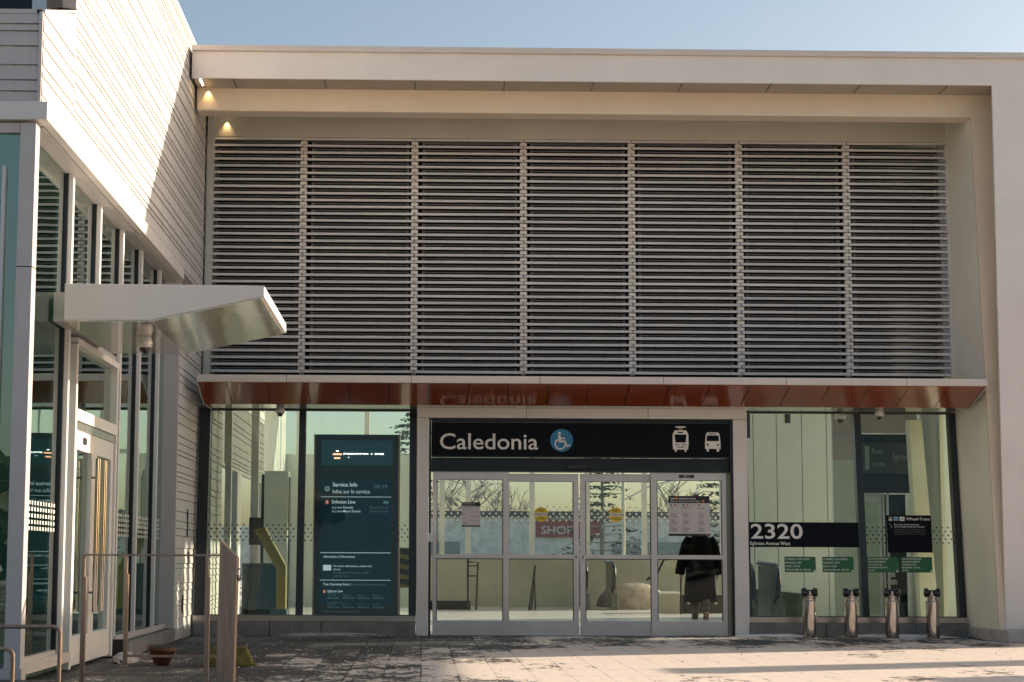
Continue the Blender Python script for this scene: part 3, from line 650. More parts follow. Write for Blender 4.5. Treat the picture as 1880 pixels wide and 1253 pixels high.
# ================================================================= hydrant connections
def fire_connection(loc, label, rz):
    o = thing("fire_connection", label, "hydrant", loc, (0, 0, rz), "polished fire department connections")
    b = part("pipe", MB().lathe([(.094, 0), (.094, .53), (.090, .538), (.070, .54), (.062, .60), (.062, .63)], n=40), chrome, o, local=True, smooth=True, sharp=.3)
    part("flange", MB().lathe([(.105, .0), (.105, .012), (.095, .014)], n=32), steel, o, local=True, smooth=True)
    part("collar", MB().lathe([(.078, .545), (.078, .565), (.066, .57), (.066, .585), (.080, .59), (.080, .607), (.06, .61)], n=32), chrome, b, local=True, smooth=True)
    h = MB()
    h.tube([(-.05, 0, .645), (.05, 0, .645)], .05, 20); h.lathe([(.06, .60), (.058, .66), (.03, .695)], n=24)
    head = part("head", h, rubber, o, local=True, smooth=True)
    for s_ in (-1, 1):
        c = MB(); P = [(.045, .045), (.062, .05), (.066, .075), (.064, .098), (.05, .112), (.02, .116)]
        c.lathe([(rr, s_*q) for rr, q in P], (0, -.02, .655), 20, 'x')
        for k in range(6):
            a = k*math.pi/3; y, z = -.02+.062*math.cos(a), .655+.062*math.sin(a); c.box(s_*.07-.012, s_*.07+.012, y-.009, y+.009, z-.009, z+.009)
        part("cap", c, rubber, head, local=True, smooth=True)
    part("name_plate", MB().box(-.012, .012, -.066, -.058, .62, .675), steel, head, local=True)
    ch = MB(); ch.tube([(.10, -.03, .60), (.104, -.03, .55), (.10, -.02, .50), (.098, -.01, .42), (.099, -.02, .33), (.088, -.05, .30), (.082, -.055, .34)], .005, 6)
    part("chain", ch, steel, o, local=True, smooth=True)
    return o
f0_ = fire_connection((5.560, -.50, 0), "polished pipe with twin black caps, leftmost, under the west loop plate", 0)
for (x, y, a, lab) in ((6.155, -.50, .08, "polished pipe with twin black caps standing left of the dark window bar"), (6.745, -.50, -.05, "polished pipe with twin black caps standing right of the dark window bar"), (7.335, -.50, -.35, "polished pipe with turned twin caps, rightmost, nearest the pale portal leg")):
    c = copy_tree(f0_, (x, y, 0), lab); c.rotation_euler = (0, 0, a)
# ================================================================= dome cameras
def dome_camera(loc, label, s=1.):
    o = thing("dome_camera", label, "camera", loc, (0, 0, 0), "white dome cameras")
    part("housing", MB().lathe([(.052*s, .0), (.062*s, -.012*s), (.064*s, -.045*s), (.070*s, -.05*s), (.070*s, -.085*s), (.058*s, -.10*s), (.03*s, -.103*s)], n=28), alu, o, local=True, smooth=True)
    part("dome", MB().lathe([(.046*s, -.098*s), (.044*s, -.118*s), (.034*s, -.14*s), (.018*s, -.150*s), (.003*s, -.152*s)], n=24), rubber, o, local=True, smooth=True)
    return o
dome_camera((-2.08, -.12, 3.322), "white dome camera under the russet canopy above the far left window", .95)
dome_camera((6.74, -.12, 3.322), "white dome camera under the russet canopy above the ticket notice", .95)
o = dome_camera((-2.76, -7.85, 3.302), "white dome camera hanging under the slanted door canopy", 1.12)
part("stem", MB().tube([(0, 0, .004), (0, 0, -.03)], .055, 16), alu, o, local=True, smooth=True)
dome_camera((6.42, .9, 3.39), "dark dome camera inside the last window, below its head", 1.2)
# ================================================================= warm beam lights
for nm, lab, p, q in (("beam_light", "lit slim lamp tucked under the outer fascia beam at its left end", (-3.185, -1.12, 7.895), 38), ("beam_light", "lit small lamp under the second beam at the left, above the louvres", (-3.02, .40, 7.90), 30)):
    o = thing(nm, lab, "lamp", p, group="warm lamps under the beams")
    if p[1] < 0:
        part("glowing_tube", MB().box(-.012, .012, -.14, .16, -.014, .0), emit("lamp glow warm", (1, .78, .5), 6), o, local=True); part("housing", MB().box(-.022, .022, -.15, .17, .0, .008), dark, o, local=True)
        aim = Vector((.0, .28, -.62))
        src = Vector((p[0]+.05, -.785, 7.90))
    else:
        part("glowing_lens", MB().lathe([(.022, 0), (.02, -.012), (.004, -.014)], n=16), emit("lamp glow spot", (1, .74, .42), 10), o, local=True); part("housing", MB().lathe([(.035, .05), (.035, .0), (.024, -.002)], n=20), dark, o, local=True)
        src = Vector((p[0], p[1]+.165, 7.80))
    sp = bpy.data.lights.new("beam_light_source", 'SPOT'); sp.energy = 4.2; sp.spot_size = math.radians(78); sp.spot_blend = 1; sp.color = (1, .66, .30); sp.shadow_soft_size = .012
    so_ = bpy.data.objects.new("beam_light_source", sp); S.collection.objects.link(so_); so_.location = src-Vector(p)
    so_.rotation_euler = Vector((0, .10, -1)).to_track_quat('-Z', 'Y').to_euler(); so_.parent = o
# ================================================================= guard rails, door opener post, low rails
def guard(y, xa, xb, label, zb=.11):
    o = thing("guard_rail", label, "railing", ((xa+xb)/2, y, 0), group="steel guard rails by the double doors")
    part("top_rail", MB().box(xa-.02, xb+.12, y-.022, y+.022, 1.132, 1.148), brushed, o, bevel=.003)
    part("bottom_rail", MB().box(xa+.02, xb-.02, y-.006, y+.006, zb-.014, zb+.010), brushed, o)
    for x in (xa, xb):
        part("post", MB().box(x-.021, x+.005, y-.022, y+.022, 0, 1.131).box(x+.006, x+.020, y-.022, y+.022, .0, .95), brushed, o, bevel=.002)
        part("foot_plate", MB().box(x-.055, x+.045, y-.05, y+.05, 0, .010).box(x-.045, x-.03, y-.04, y-.025, .010, .022).box(x+.02, x+.035, y+.025, y+.04, .010, .022), steel, o)
guard(-9.46, -2.965, -1.88, "near steel guard rail, its right post beside the slanted steel post", .10)
guard(-7.0, -3.03, -2.02, "far steel guard rail rising behind the near one, left post by the glass", .115)
o = thing("door_opener_post", "brushed steel door opener post with a slanted top and round push plate", "post", (-1.60, -10.4, 0))
part("body", MB().prism([(-1.675, 0), (-1.530, 0), (-1.515, 1.118), (-1.522, 1.13), (-1.652, 1.262), (-1.660, 1.262)], -10.45, -10.30), brushed, o, bevel=.004)
part("push_plate", MB().lathe([(.055, 0), (.055, .012), (.045, .022), (.0, .024)], (-1.516, -10.375, .98), 24, 'x'), chrome, o, smooth=True)
def low_rail(y, xa, xb, z, label):
    r_ = .016
    pts = [(xa, y, z)]+[(xb-.05, y, z)]+[(xb-.05+.05*math.sin(a), y, z-.05+.05*math.cos(a)) for a in (.4, .8, 1.2)]+[(xb, y, z-.05), (xb, y, 0)]
    o = thing("low_rail", label, "railing", (xb, y, 0), group="low tube rails at the left edge")
    part("tube", MB().tube(pts, r_, 12), brushed, o, smooth=True); part("foot", MB().lathe([(.035, 0), (.035, .008), (.018, .01)], (xb, y, 0), 16), steel, o)
low_rail(-11.6, -4.6, -2.70, .600, "taller dark tube rail at the lower left edge, turning down at its right end")
low_rail(-12.6, -4.6, -2.80, .49, "shorter dark tube rail at the lower left edge, in front of the taller one")
m = MB()
for i in range(5): m.box(-5.5, -3.02, -10.9+i*.155, -10.9+i*.155+.145, .06, .10)
m.box(-5.4, -3.06, -10.86, -10.2, 0, .06); solo("doorstep_bench", m, dark, "low dark slatted ledge before the corner post at the lower left", "ledge")
# ================================================================= barrier feet on the paving
def barrier_foot(name, label, x, y, w, dpt, h, mat, tilt, rz):
    o = thing(name, label, "barrier foot", (x, y, 0), (0, tilt, rz))
    m = MB(); a, b, c, d = w/2, dpt/2, w*.33, dpt*.3
    m.hexa([(-a, -b, .0), (a, -b, .0), (a, b, .0), (-a, b, .0)], [(-c, -d, h), (c, -d, h), (c, d, h), (-c, d, h)])
    part("block", m, mat, o, local=True, bevel=.018)
    part("slot", MB().box(-.05, .05, -.02, .02, h-.02, h+.004), black, o, local=True); part("base_lip", MB().box(-a*1.08, a*1.08, -b*1.08, b*1.08, 0, .025), mat, o, local=True, bevel=.006)
    for s_ in (-1, 1): part("hole", MB().lathe([(.022, 0), (.022, .012), (0, .012)], (s_*w*.27, -(b*.62+.02), h*.5), 14, 'y'), black, o, local=True)
tubm = plain("dirty orange plastic", (.085, .026, .010), .6, 0, .3, 7, bumps=.2)
o = thing("plastic_tub", "dark orange plastic tub narrowing to its foot, on the paving by the plinth", "tub", (-2.70, -6.75, 0), (.06, .05, .2))
ring = lambda a, b, z: [(a*math.cos(t)*(1 if abs(math.cos(t)) > .5 else 1), b*math.sin(t), z) for t in [2*math.pi*k/16+.2 for k in range(16)]]
t_ = part("shell", MB().hexa(ring(.075, .08, .01), ring(.145, .16, .17)), tubm, o, local=True, smooth=True)
part("rim", MB().hexa(ring(.158, .172, .168), ring(.150, .165, .20)), tubm, o, local=True, smooth=True); part("opening", MB().hexa(ring(.13, .145, .199), ring(.13, .145, .203)), black, o, local=True); part("band", MB().hexa(ring(.118, .13, .10), ring(.127, .14, .12)), plain("tub band", (.16, .07, .02), .6), o, local=True)
barrier_foot("barrier_foot", "mossy yellow barrier foot on the paving behind the slanted steel post", -1.99, -6.75, .52, .34, .20, plain("dirty yellow rubber", (.12, .105, .022), .8, 0, .4, 9, bumps=.4), 0, .05)
# ================================================================= inside: information screen
sc = plain("screen glass", (.010, .030, .040), .10, 0, .05, 2)
o = thing("information_screen", "tall dark teal information screen standing behind the second window", "screen", (-1.0, 1.2, 0))
part("cabinet", MB().box(-1.64, -.366, 1.2, 1.42, .0, 3.02), plain("screen cabinet", (.006, .022, .03), .4), o, bevel=.01)
part("side_trim", MB().box(-.364, -.335, 1.19, 1.42, .0, 3.02).box(-1.665, -1.642, 1.19, 1.42, 0, 3.02), brushed, o)
part("upper_display", MB().box(-1.55, -.45, 1.188, 1.199, 2.54, 2.93), emit("display teal upper", (.008, .030, .038), .45), o)
part("lower_display", MB().box(-1.55, -.45, 1.188, 1.199, .42, 2.34), emit("display teal", (.002, .016, .024), .35), o)
yk = 1.1865
wm = emit("display white", (.75, .9, .92), .19); dm = emit("display dim", (.12, .24, .27), .17); bm_ = emit("display bright", (1, .98, .95), 1.6); om = emit("display orange", (1, .42, .22), 1.2)
def clipped(m, za, zb):
    bm = bmesh.new(); vs = [bm.verts.new(v) for v in m.v]
    for q in m.f:
        try: bm.faces.new([vs[i] for i in q])
        except ValueError: pass
    for z, s_ in ((za, -1), (zb, 1)):
        bmesh.ops.bisect_plane(bm, geom=bm.verts[:]+bm.edges[:]+bm.faces[:], plane_co=(0, 0, z), plane_no=(0, 0, s_), clear_outer=True)
    bm.verts.index_update(); out = MB().add([tuple(v.co) for v in bm.verts], [tuple(v.index for v in q.verts) for q in bm.faces]); bm.free(); return out
T_ = MB().text("Eglinton Line", -1.21, 2.680, .092, -.59, yk, .001, .02)
part("led_title", T_, emit("display led", (.03, .08, .09), .3), o)
# only one band of the title is lit, as on a scanned display
part("led_scan", clipped(MB().text("Eglinton Line", -1.21, 2.680, .092, -.59, yk-.003, .001, .02), 2.708, 2.728), bm_, o)
part("led_descender", clipped(MB().text("Eglinton Line", -1.21, 2.680, .092, -.59, yk-.003, .001, .02), 2.60, 2.668), bm_, o)
part("led_logo", MB().box(-1.375, -1.235, yk-.002, yk, 2.700, 2.724).box(-1.355, -1.26, yk-.002, yk, 2.64, 2.664), om, o); part("led_logo_tip", MB().box(-1.325, -1.285, yk-.002, yk, 2.752, 2.768), bm_, o)
m = MB().text("Service Info", -1.37, 2.215, .062, -.99, yk, .0006, .018).text("Infos sur le service", -1.37, 2.11, .062, -.80, yk, .0006)
m.arc(-1.455, 2.18, .028, .036, 0, 360, yk-.001, yk, 24).box(-1.459, -1.451, yk-.001, yk, 2.165, 2.19).box(-1.55, -.47, yk-.001, yk, 2.052, 2.060)
m.text("Eglinton Line", -1.38, 1.955, .052, -1.02, yk, .0006, .018).text("to | vers Kennedy", -1.38, 1.878, .036, -1.05, yk, .0006, .01).text("to | vers Mount Dennis", -1.38, 1.82, .036, -.94, yk, .0006, .01)
m.box(-1.55, -.47, yk-.001, yk, 1.196, 1.206).text("Information | Informations", -1.50, 1.125, .036, -1.02, yk, .0006, .01).box(-1.505, -1.38, yk-.001, yk, .93, 1.015)
m.text("For more information, please visit", -1.345, .985, .030, -.76, yk, .0006, .01).text("ttc.ca", -1.345, .935, .03, -1.24, yk, .0006, .01).box(-1.55, -.47, yk-.001, yk, .780, .788)
m.text("Train Operating Hours |", -1.50, .705, .036, -1.08, yk, .0006, .012).text("Eglinton Line", -1.43, .60, .036, -1.20, yk, .0006, .015)
part("screen_text", m, wm, o)
m = MB().text("09:39", -.73, 2.19, .055, -.53, yk, .0006).text("Every 9-10 min", -.79, 1.878, .034, -.51, yk, .0006).text("Every 9-10 min", -.79, 1.82, .034, -.51, yk, .0006).box(-.59, -.51, yk-.001, yk, 1.95, 1.995)
m.text("Pour plus d'informations, veuillez", -1.345, .885, .03, -.80, yk, .0006).text("consulter ttc.ca", -1.345, .835, .03, -1.10, yk, .0006).text("Heures d'operation des trains", -1.06, .705, .034, -.55, yk, .0006)
for x in (-1.43, -1.20, -.97, -.74):
    for z in (.545, .405): m.text("05:49-22:54", x, z-.045, .028, x+.17, yk, .0006, .01).text("Mon-Fri", x, z, .022, x+.12, yk, .0006)
m.text("to | vers Kennedy", -1.43, .575, .02, -1.25, yk, .0006).text("to | vers Mount Dennis", -1.43, .435, .02, -1.2, yk, .0006).text("These hours are approximate and may change", -1.50, .30, .02, -.95, yk, .0006)
part("screen_dim_text", m, dm, o)
part("line_badge", MB().disc(-1.455, 1.975, .034, yk-.001, yk).disc(-1.48, .61, .026, yk-.001, yk), emit("display badge", (.32, .06, .04), .6), o)
part("badge_digit", MB().text("5", -1.455, 1.955, .042, None, yk-.0015, .0005, .01, 'c').text("5", -1.48, .594, .032, None, yk-.0015, .0005, .01, 'c'), wm, o)
# fare machine, cabinet, pillars in the left hand window
fy = plain("fare machine yellow", (.15, .125, .018), .4); fb = plain("fare machine blue", (.008, .035, .055), .35)
o = thing("fare_machine", "yellow and blue fare machine with a sloped top behind the far left window", "machine", (-2.5, 2.6, 0))
part("yellow_side", MB().prism([(-2.33, .30), (-2.175, .30), (-2.175, .99), (-2.53, 1.62), (-2.70, 1.57), (-2.33, .93)], 2.45, 2.62), fy, o, bevel=.01)
part("blue_body", MB().box(-2.90, -2.335, 2.64, 3.2, 0, 1.03).box(-2.90, -2.335, 2.64, 3.2, 0, .3), fb, o, bevel=.01); part("screen", MB().prism([(-2.33, 1.03), (-2.30, 1.05), (-2.52, 1.45), (-2.55, 1.43)], 2.63, 3.1), black, o)
o = thing("machine_foot", "dark teal plinth box under the yellow fare machine side", "plinth", (-2.25, 2.55, 0)); part("box", MB().box(-2.42, -2.16, 2.46, 2.9, 0, .298), fb, o)
o = thing("equipment_cabinet", "tall grey equipment cabinet behind the yellow fare machine", "cabinet", (-2.45, 4.2, 0))
part("body", MB().box(-2.69, -2.28, 4.0, 4.4, 0, 2.60), beige, o, bevel=.01); part("dark_door", MB().box(-2.275, -2.262, 4.03, 4.37, .1, 2.5), dark, o); part("handle", MB().box(-2.262, -2.25, 4.1, 4.12, 1.0, 1.4), steel, o); part("gap_strip", MB().box(-2.76, -2.70, 4.2, 4.4, 0, 2.55), black, o)
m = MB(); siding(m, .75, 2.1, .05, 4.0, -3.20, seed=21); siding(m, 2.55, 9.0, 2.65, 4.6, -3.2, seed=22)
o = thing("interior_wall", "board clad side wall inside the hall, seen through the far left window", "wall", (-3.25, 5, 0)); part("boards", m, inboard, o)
part("core", MB().box(-3.3, -3.205, .5, 14.4, 2.6, 8).box(-3.3, -3.205, .5, 2.12, 0, 2.6).box(-3.3, -3.205, 4.5, 5.1, 0, 2.6).box(-3.3, -3.205, 9, 14.4, 0, 2.6), incol, o)
for x, y, w, lab in ((-3.02, 1.6, .10, "slim pale hall column nearest the left window edge"), (-2.78, 3.3, .13, "pale hall column behind the dotted left window")):
    o = thing("hall_column", lab, "column", (x, y, 0), group="slim hall columns"); part("shaft", MB().box(x-w/2, x+w/2, y-.06, y+.06, 0.02, 8.0), incol, o, bevel=.01); part("base_plate", MB().box(x-w*.8, x+w*.8, y-.12, y+.12, .006, .02), steel, o)
o = thing("control_panel", "dark perforated wall panel behind the far left window", "panel", (-2.72, 3.0, 1.1)); part("face", MB().box(-2.84, -2.60, 3.05, 3.09, 1.33, 1.78), dark, o)
part("stand", MB().box(-2.75, -2.69, 3.095, 3.15, 0.006, 1.7), steel, o)
o = thing("striped_barrier", "yellow and black striped barrier board beside the information screen", "barrier", (-.25, 4, 0))
part("board", MB().box(-.42, .0, 4.0, 4.03, .62, 1.30), fy, o)
m = MB()
for i in range(4): m.prism([(-.42, .70+i*.17), (0, .44+i*.17+.18), (0, .53+i*.17+.18), (-.42, .79+i*.17)], 3.994, 3.999)
part("stripes", m, black, o); part("foot", MB().box(-.40, -.36, 4.0, 4.03, 0.006, .62).box(-.06, -.02, 4.0, 4.03, 0.006, .62), black, o)
# beige lobby wall, lift front and its sign behind the right hand windows
o = thing("lobby_wall", "beige panelled lobby wall behind the address band glass", "wall", (8, 8.1, 0)); m = MB()
xs = (6.12, 6.34, 6.52, 6.98, 7.48, 7.97, 8.5, 9.5, 10.7)
for a, b in zip(xs, xs[1:]): m.box(a+.007, b-.007, 8.0, 8.06, .0, 5.2)
part("panels", m, beige, o); part("core", MB().box(6.12, 10.7, 8.065, 8.2, 0, 5.2), olive, o); part("slot", MB().box(6.40, 6.46, 7.992, 7.999, 3.5, 4.7).box(7.15, 7.26, 7.992, 7.999, 3.8, 4.7), dark, o); part("side_return", MB().box(8.06, 8.12, 1.25, 4.5, 0, 4.2), beige, o)
o = thing("lobby_bench", "low dark green planter wall behind the polished pipes inside the hall", "planter", (6.6, 5.5, 0)); part("front", MB().hexa([(5.75, 5.4, .005), (7.0, 5.1, .005), (7.0, 5.6, .005), (5.75, 5.9, .005)], [(5.75, 5.4, .62), (7.0, 5.1, .50), (7.0, 5.6, .50), (5.75, 5.9, .62)]), plain("planter green", (.06, .09, .07), .5), o); part("coping", MB().hexa([(5.73, 5.37, .621), (7.02, 5.07, .501), (7.02, 5.63, .501), (5.73, 5.93, .621)], [(5.73, 5.37, .65), (7.02, 5.07, .53), (7.02, 5.63, .53), (5.73, 5.93, .65)]), inner, o)
o = thing("lift_front", "beige lift front with a dark header behind the last window", "lift", (7.2, 2.2, 0))
part("side_panel", MB().box(6.62, 7.08, 2.2, 2.26, 0, 2.72), beige, o); part("top_panel", MB().box(6.62, 8.0, 2.2, 2.26, 3.16, 4.2).box(6.62, 7.08, 2.2, 2.26, 2.726, 3.155), cool, o)
part("header", MB().box(7.085, 8.0, 2.3, 2.36, 2.2, 3.15), teal, o); part("recess", MB().box(7.085, 7.99, 2.9, 2.95, 0, 2.2), teal, o)
d_ = part("lift_door", MB().box(7.13, 7.18, 2.4, 2.45, 0, 2.2).box(7.40, 7.45, 2.4, 2.45, 0, 2.2).box(7.18, 7.40, 2.4, 2.45, 2.05, 2.2).box(7.18, 7.40, 2.4, 2.45, 0, .25), inner, o); part("pane", MB().box(7.18, 7.40, 2.42, 2.43, .25, 2.05), plain("lit lift pane", (.55, .62, .48), .25), d_)
part("post", MB().box(7.47, 7.50, 2.4, 2.45, 0, 2.2).box(7.54, 7.57, 2.4, 2.45, 0, 2.2), inner, o); part("poster", MB().box(7.66, 7.82, 2.88, 2.895, .72, .80).box(7.69, 7.79, 2.88, 2.895, .84, 1.08), paper, o)
o = thing("street_sign", "dark grey street exit sign with dim lettering hanging inside the last window", "sign", (7.5, 2.1, 2.5))
part("panel", MB().box(7.09, 8.0, 2.15, 2.19, 2.50, 3.0), plain("sign slate", (.035, .055, .055), .4), o)
part("lettering", MB().text("Buses", 7.25, 2.83, .085, 7.42, 2.147, .001).text("Autobus", 7.25, 2.62, .085, 7.45, 2.147, .001).text("Eglinton Avenue West", 7.58, 2.73, .10, 8.35, 2.147, .001).box(7.13, 7.20, 2.146, 2.149, 2.57, 2.95), plain("sign dim", (.30, .36, .34), .5), o)
o = thing("bright_column", "pale green tinted column at the right edge of the last window", "column", (7.85, 1.3, 0)); part("shaft", MB().hexa([(7.70, 1.2, 0), (7.98, 1.2, 0), (7.98, 1.4, 0), (7.70, 1.4, 0)], [(7.60, 1.3, 3.3), (7.80, 1.3, 3.3), (7.80, 1.5, 3.3), (7.60, 1.5, 3.3)]), plain("column paint", (.72, .72, .55), .45), o); part("base", MB().box(7.68, 8.0, 1.18, 1.42, 0.005, .03), steel, o)
# escalator, guard rails, box seen through the doors, mound standing for a mirrored snow pile
esc = plain("escalator black", (.014, .016, .017), .25); gl2 = plain("escalator skirt", (.16, .17, .14), .3, .4)
def escalator(x, y, w, label, sgn=1, s=1.):
    o = thing("escalator", label, "escalator", (x, y, 0), group="escalators in the hall")
    for xx in (x-w/2, x+w/2):
        m = MB(); P = [(y+.0, .70), (y+.06, .92), (y+.22, 1.02), (y+1.6, 1.06)]
        m.tube([(xx, a, b) for a, b in [(y+.30, .42), (y+.08, .50)]+P], .042, 8); h = part("handrail", m, esc, o, smooth=True)
        part("balustrade", MB().prism([(y+.05, .05), (y+.08, .85), (y+.25, .98), (y+1.6, 1.02), (y+1.6, .05)], xx-.014, xx+.014, 'x'), gl2, o)
    part("steps", MB().box(x-w/2+.04, x+w/2-.04, y+.1, y+1.6, .01, .06), steel, o)
    part("newel", MB().box(x-w/2-.09, x-w/2+.09, y+.02, y+.3, 0, .36).box(x+w/2-.09, x+w/2+.09, y+.02, y+.3, 0, .36), gl2, o, bevel=.02)
escalator(3.95, 12.2, .62, "black escalator end seen through the right sliding door")
escalator(5.68, 3.0, .42, "dark escalator end behind the address band glass")
def frame_rail(pts, label): return pts
o = thing("hall_rail", "black tube rail with a return loop behind the far left door leaf", "railing", (.95, 12, 0), group="black hall rails"); part("tube", MB().tube([(1.02, 12, 0), (1.02, 12, 1.22)], .022, 8).tube([(1.02, 12, 1.04), (1.24, 12, 1.04), (1.20, 12, 0)], .022, 8).tube([(1.02, 12, .74), (1.22, 12, .74)], .014, 8).tube([(1.02, 12, .96), (1.23, 12, .96)], .014, 8), esc, o, smooth=True); part("skirt", MB().hexa([(.1, 12.0, .0), (1.08, 12.0, .0), (1.08, 12.1, .0), (.1, 12.1, 0)], [(.1, 12.0, .20), (1.08, 12.0, .20), (1.08, 12.1, .2), (.1, 12.1, .2)]), esc, o)
o = thing("hall_rail", "black leaning rail pair behind the left sliding door", "railing", (2.45, 12, 0), group="black hall rails"); part("tube", MB().tube([(2.36, 12, 0), (2.48, 12, 1.0), (2.50, 12, 0)], .024, 8).tube([(2.42, 12.05, 0), (2.50, 12.05, .98)], .018, 8), esc, o, smooth=True)
o = thing("hall_rail", "curved dark handrail left of the walking person", "railing", (4.8, 9, 0), group="black hall rails"); part("tube", MB().tube([(4.60, 9.5, .70), (4.70, 9.5, .76), (4.80, 9.5, .80), (4.88, 9.5, .95), (4.96, 9.5, 1.12), (5.4, 9.5, 1.15)], .028, 10), esc, o, smooth=True); part("post", MB().tube([(5.3, 9.5, 0), (5.3, 9.5, 1.13)], .02, 8), esc, o, smooth=True)
o = thing("hall_box", "grey box with a pale lid on the floor left of the walking person", "box", (5.2, 10, 0)); part("body", MB().box(4.95, 5.35, 10.0, 10.5, 0, .40), olive, o, bevel=.01); part("lid", MB().box(4.93, 5.37, 9.98, 10.52, .40, .44), inner, o); part("dark_side", MB().box(5.36, 6.3, 10.1, 10.5, 0, .38), esc, o); part("knobs", MB().lathe([(.03, 0), (.03, -.03), (0, -.03)], (5.55, 10.1, .22), 12, 'y').lathe([(.03, 0), (.03, -.03), (0, -.03)], (6.12, 10.1, .22), 12, 'y'), steel, o)
solo("mirrored_mound", lump(4.75, 13.0, .005, .78, .5, .58, 11, 40, 12, .07), plain("mirrored mound tan", (.46, .38, .29), .9, 0, .15, 8, bumps=.5), "tan mound standing for a snow pile mirrored in the right sliding door", "mound", smooth=True)  # solid mound made up in place of a pile reflected by the glass
# ================================================================= walking person (skin-grown body, coat, boots)
def skin_mesh(name, joints, bones, mat, parent, sub=2, root=0):
    me = bpy.data.meshes.new(name); me.from_pydata([j[0] for j in joints], bones, []); o = bpy.data.objects.new(name, me); S.collection.objects.link(o)
    md = o.modifiers.new("skin", 'SKIN'); md.use_smooth_shade = True
    for v, j in zip(me.skin_vertices[0].data, joints): rr = j[1]; v.radius = rr if isinstance(rr, tuple) else (rr, rr)
    me.skin_vertices[0].data[root].use_root = True
    s2 = o.modifiers.new("sub", 'SUBSURF'); s2.levels = sub; s2.render_levels = sub
    me.materials.append(mat); o.parent = parent; return o
PX, PY = 5.27, 7.0
o = thing("person", "person in a long black coat walking away inside, behind the hours poster", "person", (PX, PY, 0))
o.scale = (1.07, 1.07, 1.05)
J = [((0, 0, .95), (.15, .11)), ((0, .0, 1.15), (.145, .10)), ((0, .0, 1.36), (.165, .11)), ((0, -.0, 1.50), (.07, .07)), ((0, .02, 1.60), .055), ((0, .03, 1.68), .085), ((0, .03, 1.78), .085)]
Bn = [(i, i+1) for i in range(6)]
def chain(start, pts):
    p = start
    for q in pts: J.append(q); Bn.append((p, len(J)-1)); p = len(J)-1
    return p
for s_ in (-1, 1):
    h = chain(2, [((s_*.19, 0, 1.43), .065), ((s_*.27, .02, 1.16), .05), ((s_*.31, .06, .90), .036), ((s_*.315, .08, .84), (.042, .022)), ((s_*.318, .09, .78), (.042, .02))])
    for k in range(4):
        q = -.03+.02*k; chain(h, [((s_*.318+.004*k*s_, .09+q, .745), .0095), ((s_*.312, .092+q, .715), .009), ((s_*.300, .094+q, .69+.004*abs(k-1.5)), .008)])
    chain(h-1, [((s_*.31, .045, .80), .012), ((s_*.303, .035, .765), .010)])
chain(0, [((-.10, 0, .86), .095), ((-.10, .10, .48), .065), ((-.09, .02, .10), .045), ((-.09, .05, .05), .04), ((-.09, .16, .035), .035)])
chain(0, [((.09, -.02, .86), .095), ((.08, .0, .47), .065), ((.07, -.22, .16), .045), ((.07, -.25, .10), .04), ((.07, -.16, .03), .035)])
skin = plain("skin", (.35, .2, .14), .5); coat = plain("black coat", (.003, .0035, .004), .9, 0, .2, 12, bumps=.2, spec=.1)
skin_mesh("body", J, Bn, skin, o)
def loft(rings, n=28):
    m = MB()
    for (cx, cy, z, a, b) in rings:
        for k in range(n):
            t = 2*math.pi*k/n; wob = 1+.025*math.sin(5*t+z*9); m.v.append((cx+a*math.cos(t)*wob, cy+b*math.sin(t)*wob, z))
    for i in range(len(rings)-1):
        for k in range(n): j = (k+1) % n; m.f.append((i*n+k, i*n+j, (i+1)*n+j, (i+1)*n+k))
    m.f.append(tuple(range(n-1, -1, -1))); e = (len(rings)-1)*n; m.f.append(tuple(range(e, e+n))); return m
c_ = loft([(0, -.01, .30, .29, .19), (0, -.01, .55, .275, .185), (0, 0, .85, .255, .175), (0, 0, 1.1, .235, .165), (0, 0, 1.3, .245, .16), (0, .0, 1.42, .215, .145), (0, .01, 1.50, .12, .11), (0, .02, 1.585, .085, .09)])
cc = part("coat", c_, coat, o, local=True, smooth=True)
for s_ in (-1, 1):
    part("sleeve", MB().tube([(s_*.17, 0, 1.45), (s_*.235, .0, 1.33), (s_*.295, .02, 1.12), (s_*.345, .05, .86), (s_*.35, .055, .80)], [.085, .092, .085, .088, .084], 16), coat, cc, local=True, smooth=True)
part("hair", MB().lathe([(.04, 1.56), (.095, 1.60), (.112, 1.68), (.112, 1.76), (.09, 1.83), (.05, 1.865), (.005, 1.872)], (0, .015, 0), 20), plain("dark hair", (.02, .014, .01), .6), o, local=True, smooth=True)
boot = plain("boot", (.08, .066, .054), .7)
def boot_mesh(x, y, z, pitch):
    m = MB(); c, s_ = math.cos(pitch), math.sin(pitch)
    prof = [(-.07, 0, .045, .03), (-.02, .03, .05, .05), (.06, .0, .05, .035), (.14, -.01, .045, .025), (.18, -.01, .03, .018)]
    rings = []
    for d, hz, a, b in prof: rings.append([(x+a*math.cos(2*math.pi*k/14), y+c*d-s_*(hz*.5+b*(1+math.sin(2*math.pi*k/14))), z+s_*d+c*(hz*.2+b*(1+math.sin(2*math.pi*k/14)))) for k in range(14)])
    for i in range(len(rings)-1): m.hexa(rings[i], rings[i+1])
    m.tube([(x, y-.02-s_*.04, z+.06), (x, y-.02-s_*.12, z+.24)], [.06, .065], 14); return m
part("boot", boot_mesh(-.09, .04, .0, 0), boot, o, local=True, smooth=True); part("boot", boot_mesh(.07, -.24, .10, -.9), boot, o, local=True, smooth=True)
part("trousers", MB().tube([(-.10, .0, .75), (-.10, .09, .48), (-.09, .03, .18)], [.10, .085, .075], 14).tube([(.09, .0, .75), (.08, .0, .47), (.07, -.20, .22)], [.10, .085, .075], 14), plain("trousers", (.02, .018, .016), .8), o, local=True, smooth=True)
